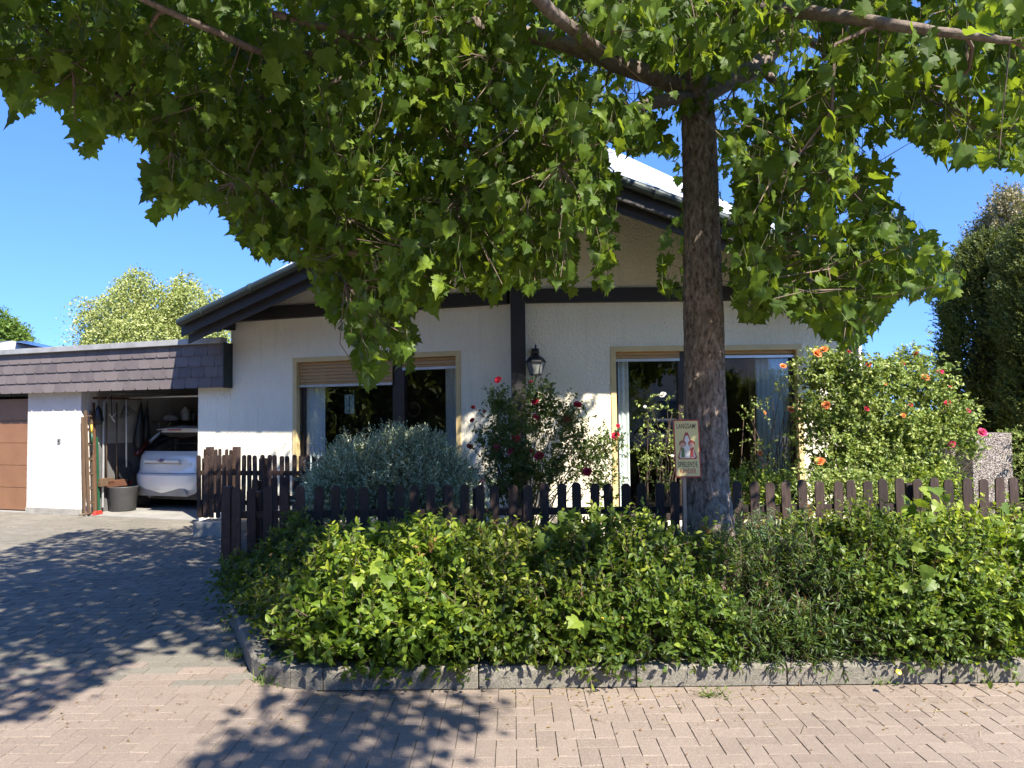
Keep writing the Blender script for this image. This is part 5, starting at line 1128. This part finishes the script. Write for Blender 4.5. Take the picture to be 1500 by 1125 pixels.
for wlab, px, py in wl:
    c = G(px, py); nb = 46; p_ = np.array(c) + rg.normal(size=(nb, 3)) * np.array([.045, .022, 0]); 
    r_ = thing('weed', c, 'small weed tuft ' + wlab, 'weed', 'weeds growing along the kerb')
    inst_mesh('blades', [leaves_part(T_BLADE, p_, rg.normal(size=(nb, 3)) * .7 + np.array([0, 0, .7]), rg.normal(size=(nb, 3)), rg.uniform(.04, .10, nb), rg), leaves_part(T_SMALL, p_ + rg.normal(size=(nb, 3)) * .02 + np.array([0, 0, .02]), rg.normal(size=(nb, 3)) + np.array([0, 0, .4]), rg.normal(size=(nb, 3)) * .3 + np.array([0, 0, 1]), rg.uniform(.015, .03, nb), rg)], 'grass', r_)
nl = 1100; lx = rg.uniform(-5.5, 6, nl); ly = KY - np.abs(rg.normal(0, .35, nl)) - .02; m2 = rg.random(nl) < .35; ly = np.where(m2, rg.uniform(2.6, 11, nl), ly); keep = ~inpoly(lx, ly, bed) & ~inpoly(lx, ly, hous); lx, ly = lx[keep], ly[keep]; nl = len(lx)
pp = np.stack([lx, ly, np.full(nl, .006)], 1)
o = inst_mesh('leaf_litter', [leaves_part(T_SMALL, pp, rg.normal(size=(nl, 3)) * np.array([1, 1, .15]), rg.normal(size=(nl, 3)) * .15 + np.array([0, 0, 1]), rg.uniform(.008, .024, nl), rg),
    (*T_STEM, pp[:200], *oriented(rg.normal(size=(min(200, nl), 3)) * np.array([1, 1, .02]), np.tile([0, 0, 1.0], (min(200, nl), 1))), rg.random(min(200, nl)))] if False else [leaves_part(T_SMALL, pp, rg.normal(size=(nl, 3)) * np.array([1, 1, .15]), rg.normal(size=(nl, 3)) * .15 + np.array([0, 0, 1]), rg.uniform(.008, .024, nl), rg)], 'young_red'); tag(o, 'tiny fallen leaves and debris scattered over the paving', 'leaf litter', kind='stuff')
nl = 160; pp = np.stack([rg.uniform(-1.5, 5, nl), KY - np.abs(rg.normal(0, .28, nl)) - .02, np.full(nl, .006)], 1); tw_ = nrm(rg.normal(size=(nl, 3)) * np.array([1, 1, .0])); tw_[:, 2] = 0; nn2 = np.stack([-tw_[:, 1], tw_[:, 0], 0 * tw_[:, 0]], 1)
o = inst_mesh('dry_stalks', [(*T_STEM, pp, nn2 * .0015, tw_ * rg.uniform(.03, .14, nl)[:, None], np.tile([0, 0, .0015], (nl, 1)), rg.random(nl))], mat('straw', (.30, .24, .12), None, .8)); tag(o, 'thin dry stalks lying on the paving by the kerb', 'stalks', kind='stuff')

# basket, aggregate blocks
c = P(701, 690, 9.3); bk = thing('wire_basket', c, 'grey wire basket on a pale stool behind the crimson roses', 'basket'); a = MB()
for k in range(28): an = k * 2 * math.pi / 28; a.tube([c + Vector((.09 * math.cos(an), .09 * math.sin(an), -.05)), c + Vector((.125 * math.cos(an), .125 * math.sin(an), .03))], .003, 4, cap=False)
for r_, z in ((.09, -.05), (.105, -.01), (.125, .03)): a.tube([c + Vector((r_ * math.cos(t_), r_ * math.sin(t_), z)) for t_ in np.linspace(0, 2 * math.pi, 29)], .005, 5)
a.build('wires', 'basket', bk)
a = MB(); a.lathe((c.x, c.y, .115), [(.11, 0), (.10, .02), (.05, .1), (.045, c.z - .30), (.13, c.z - .20), (.13, c.z - .175), (.02, c.z - .17)], 20); tag(a.build('plant_stand', 'white_plastic', None, True), 'round pale pedestal carrying the wire basket', 'stand')
for (x0, x1, yt, Y, lab) in ((1423, 1482, 635, 9.3, 'larger exposed aggregate concrete block by the conifer hedge'), (1392, 1421, 650, 9.9, 'darker exposed aggregate concrete block behind the larger one')):
    p0_, p1_ = P(x0, yt, Y), P(x1, yt, Y); a = MB(); a.bb(p0_.x, p1_.x, Y, Y + .35, .08, p0_.z); tag(a.build('concrete_block', 'aggregate', None, bevel=.012), lab, 'concrete block')

# ------------------------------------------------------------------ distance
def foliage_tree(name, label, px, base_z, Y, blobs, m, size, T=T_SMALL, k=8, ln=(.2, .5), group=None, droop=.3, seed=1, trunk=True, dirz=.3):
    rr3 = np.random.default_rng(seed); c = P(px, 600, Y); r_ = thing(name, (c.x, Y, base_z), label, 'tree', group); prt = []; a = MB()
    for (bx, by, rx, ry, nn_) in blobs:
        s_ = Y / FPX; cc_ = P(bx, by, Y + rr3.uniform(-.5, .5)); p_, v_ = blob(rr3, nn_, tuple(cc_), (rx * s_, (rx + ry) / 2 * s_, ry * s_), .35)
        prt.append(shoots(rr3, p_, v_ * .5 + rr3.normal(size=v_.shape) * .4 + np.array([0, 0, dirz]), rr3.uniform(*ln, nn_), k, T, size, .8, droop, .01))
        a.tube([Vector((c.x, Y, max(base_z, 0))), Vector((c.x * .7 + cc_.x * .3, Y, cc_.z * .5)), cc_], [.16, .09, .02], 6, cap=False)
    inst_mesh('crown', [x[0] for x in prt], m, r_); a.build('trunk', 'bark', r_); return r_
foliage_tree('birch_tree', 'pale yellow green weeping birch rising behind the garage roof', 220, 0, 26, [(195, 435, 22, 34, 330), (205, 410, 12, 16, 110), (180, 455, 28, 34, 330), (240, 450, 26, 34, 330), (270, 420, 16, 18, 150), (278, 445, 30, 32, 360), (150, 455, 22, 20, 130), (135, 480, 20, 26, 150), (310, 450, 14, 26, 120), (300, 480, 28, 30, 330), (215, 490, 60, 34, 800), (160, 500, 34, 30, 330), (252, 470, 30, 30, 300), (125, 440, 10, 8, 20), (325, 500, 22, 24, 140)], 'birch', .12, T_SMALL, 10, (.5, 1.1), droop=1.3, seed=4, dirz=.0)
foliage_tree('broadleaf_tree', 'bright green tree top at the left edge beyond the solar roof', 0, 0, 22, [(-5, 505, 40, 42, 800), (15, 500, 20, 22, 250)], 'far_green', .13, T_SMALL, 8, (.2, .5), seed=5)
# conifers on the right
def conifer(px0, px1, ytop, Y, lab, seed, n):
    rr3 = np.random.default_rng(seed); p0_, p1_ = P(px0, 600, Y), P(px1, 600, Y); zt2 = P(px0, ytop, Y).z; cx_ = (p0_.x + p1_.x) / 2; rad = (p1_.x - p0_.x) / 2
    r_ = thing('conifer', (cx_, Y, 0), lab, 'conifer', 'tall conifers at the right edge'); z = rr3.random(n) ** .9; an = rr3.uniform(0, 2 * math.pi, n)
    prof = np.where(z < .55, 1 - .05 * z, np.sqrt(np.clip(1 - ((z - .55) / .47) ** 2, 0.01, 1))) * rad; wv = np.array([noise.noise(Vector((math.cos(a_) * 1.8, math.sin(a_) * 1.8, z_ * 7 + seed))) for a_, z_ in zip(an, z)]); prof = prof * (1 + .22 * wv) * rr3.uniform(.75, 1.0, n)
    st = np.stack([cx_ + np.cos(an) * prof, Y + np.sin(an) * prof, z * zt2], 1); d = np.stack([np.cos(an) * .7, np.sin(an) * .7, np.full(n, .7)], 1) + rr3.normal(size=(n, 3)) * .25
    lp, sp = shoots(rr3, st, d, rr3.uniform(.15, .34, n), 12, T_SMALL, .062, .5, .05, .006, 0); inst_mesh('crown', [lp], 'thuja', r_)
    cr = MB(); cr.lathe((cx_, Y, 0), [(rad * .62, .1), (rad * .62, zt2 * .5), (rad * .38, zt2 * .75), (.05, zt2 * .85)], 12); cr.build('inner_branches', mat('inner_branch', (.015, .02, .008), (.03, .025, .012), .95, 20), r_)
    a = MB(); a.tube([(cx_, Y, 0), (cx_, Y, zt2 * .6)], [.15, .06], 8); a.build('trunk', 'bark', r_); return r_
conifer(1392, 1570, 352, 12.5, 'dense conifer with ragged rounded left outline behind the concrete blocks', 11, 11000)
conifer(1482, 1680, 300, 11.0, 'darker conifer cut off by the right picture edge', 12, 8000)
foliage_tree('ochre_tree', 'taller conifer with brownish yellow tip behind the dense conifer', 1480, 0, 17, [(1470, 320, 22, 40, 330), (1455, 370, 45, 45, 700), (1500, 340, 40, 60, 700), (1440, 420, 45, 50, 700)], 'ochre', .09, T_SMALL, 9, (.2, .4), seed=8, droop=.05, dirz=.8)
rr4 = np.random.default_rng(77); n = 900; hp = np.stack([rr4.uniform(6.1, 8.2, n), rr4.uniform(9, 9.9, n), .2 + 1.15 * rr4.random(n) ** .5], 1)
plant('yellow_hedge', 'clipped yellow green hedge at the far right beyond the concrete blocks', 'hedge', (6.6, 9.4, .1), [shoots(rr4, hp, rr4.normal(size=(n, 3)) * .4 + np.array([0, -.4, .6]), rr4.uniform(.08, .15, n), 9, T_SMALL, .04, .8, .1, .002)], 'rose_lime', 'twig')
# neighbour with solar panels
nb = thing('solar_house', P(20, 560, 20), 'neighbouring roof with blue solar panels beyond the garage', 'house'); a = MB()
r0, r1, r2 = P(-60, 512, 19), P(102, 517, 19), P(22, 500, 22); a.prism([r0, r1, P(115, 513, 24), P(-20, 500, 24), P(18, 499, 19.2)], (0, 0, -.25)); a.build('roof', 'coping', nb)
a = MB(); a.add([P(22, 500.5, 18.9), P(103, 516.5, 18.9), P(100, 512.5, 22), P(40, 499, 22)], [(0, 1, 2, 3)]); a.add([v - Vector((0, 0, .04)) for v in (P(22, 500.5, 18.9), P(103, 516.5, 18.9), P(100, 512.5, 22), P(40, 499, 22))], [(3, 2, 1, 0)]); a.build('solar_panel', mat('solar', (.02, .05, .22), (.03, .07, .3), .2, 6), nb)
a = MB(); a.prism([P(-60, 520, 19.4), P(100, 520, 19.4), P(100, 640, 19.4), P(-60, 640, 19.4)], (0, .3, 0)); a.build('wall', 'stucco', nb)
# across the street, seen only as reflections in the windows
ns = thing('opposite_house', (9, -17, 0), 'white gabled house across the street behind the viewer', 'house'); a = MB(); a.prism([Vector(v) for v in ((3, -17, 0), (13, -17, 0), (13, -17, 5), (8, -17, 8.4), (3, -17, 5))], (0, -8, 0)); a.build('wall', 'stucco', ns)
a = MB(); a.prism([Vector(v) for v in ((2.4, -16.5, 4.65), (8, -16.5, 8.5), (13.6, -16.5, 4.65), (13.6, -16.5, 4.95), (8, -16.5, 8.85), (2.4, -16.5, 4.95))], (0, -9, 0)); a.build('roof', 'dark_wood', ns)
a = MB()
for x in (5, 8, 11): a.bb(x - .6, x + .6, -16.98, -16.94, 1.0, 2.3)
a.build('window', 'car_glass', ns)
for k, (x, y, lab) in enumerate(((-7, -11, 'round green tree across the street to the left'), (-1.5, -13, 'round green tree across the street in the middle'), (3.0, -9.5, 'round green tree across the street near the white gable'))):
    rr3 = np.random.default_rng(60 + k); r_ = thing('garden_tree', (x, y, 0), lab, 'tree', 'trees across the street'); p_, v_ = blob(rr3, 1500, (x, y, 2.8), (2.4, 2.0, 2.5), .3); p_[:, 2] = np.maximum(p_[:, 2], .2)
    lp, sp = shoots(rr3, p_, v_ + rr3.normal(size=v_.shape) * .4, rr3.uniform(.25, .5, 1500), 8, T_SMALL, .16, .8, .2, .01); inst_mesh('crown', [lp], 'far_green', r_); a = MB(); a.tube([(x, y, 0), (x, y, 2.6)], [.2, .1], 8); a.build('trunk', 'bark', r_)
make_car((3.9, -3.6, 0), R(90), 'light hatchback parked along the opposite side of the street')
for k, (x, y) in enumerate(((-17, 5), (-19, 1), (-18, -4), (-20, -9), (-15, -12), (-11, -15))):  # unseen dark trees, added to darken the reflection in the left window
    rr3 = np.random.default_rng(90 + k); r_ = thing('garden_tree', (x, y, 0), 'dense dark tree added out of view to darken the left window, number %s from the garages' % ['one', 'two', 'three', 'four', 'five', 'six'][k], 'tree', 'unseen trees darkening the left window'); p_, v_ = blob(rr3, 2200, (x, y, 3.6), (3.0, 3.0, 3.8), .3); p_[:, 2] = np.maximum(p_[:, 2], .2)
    lp, sp = shoots(rr3, p_, v_ + rr3.normal(size=v_.shape) * .4, rr3.uniform(.3, .6, 2200), 8, T_SMALL, .42, .8, .2, .01); inst_mesh('crown', [lp], 'thuja', r_); a = MB(); a.tube([(x, y, 0), (x, y, 3.6)], [.25, .1], 8); a.build('trunk', 'bark', r_)
sk = None
print('scene done')
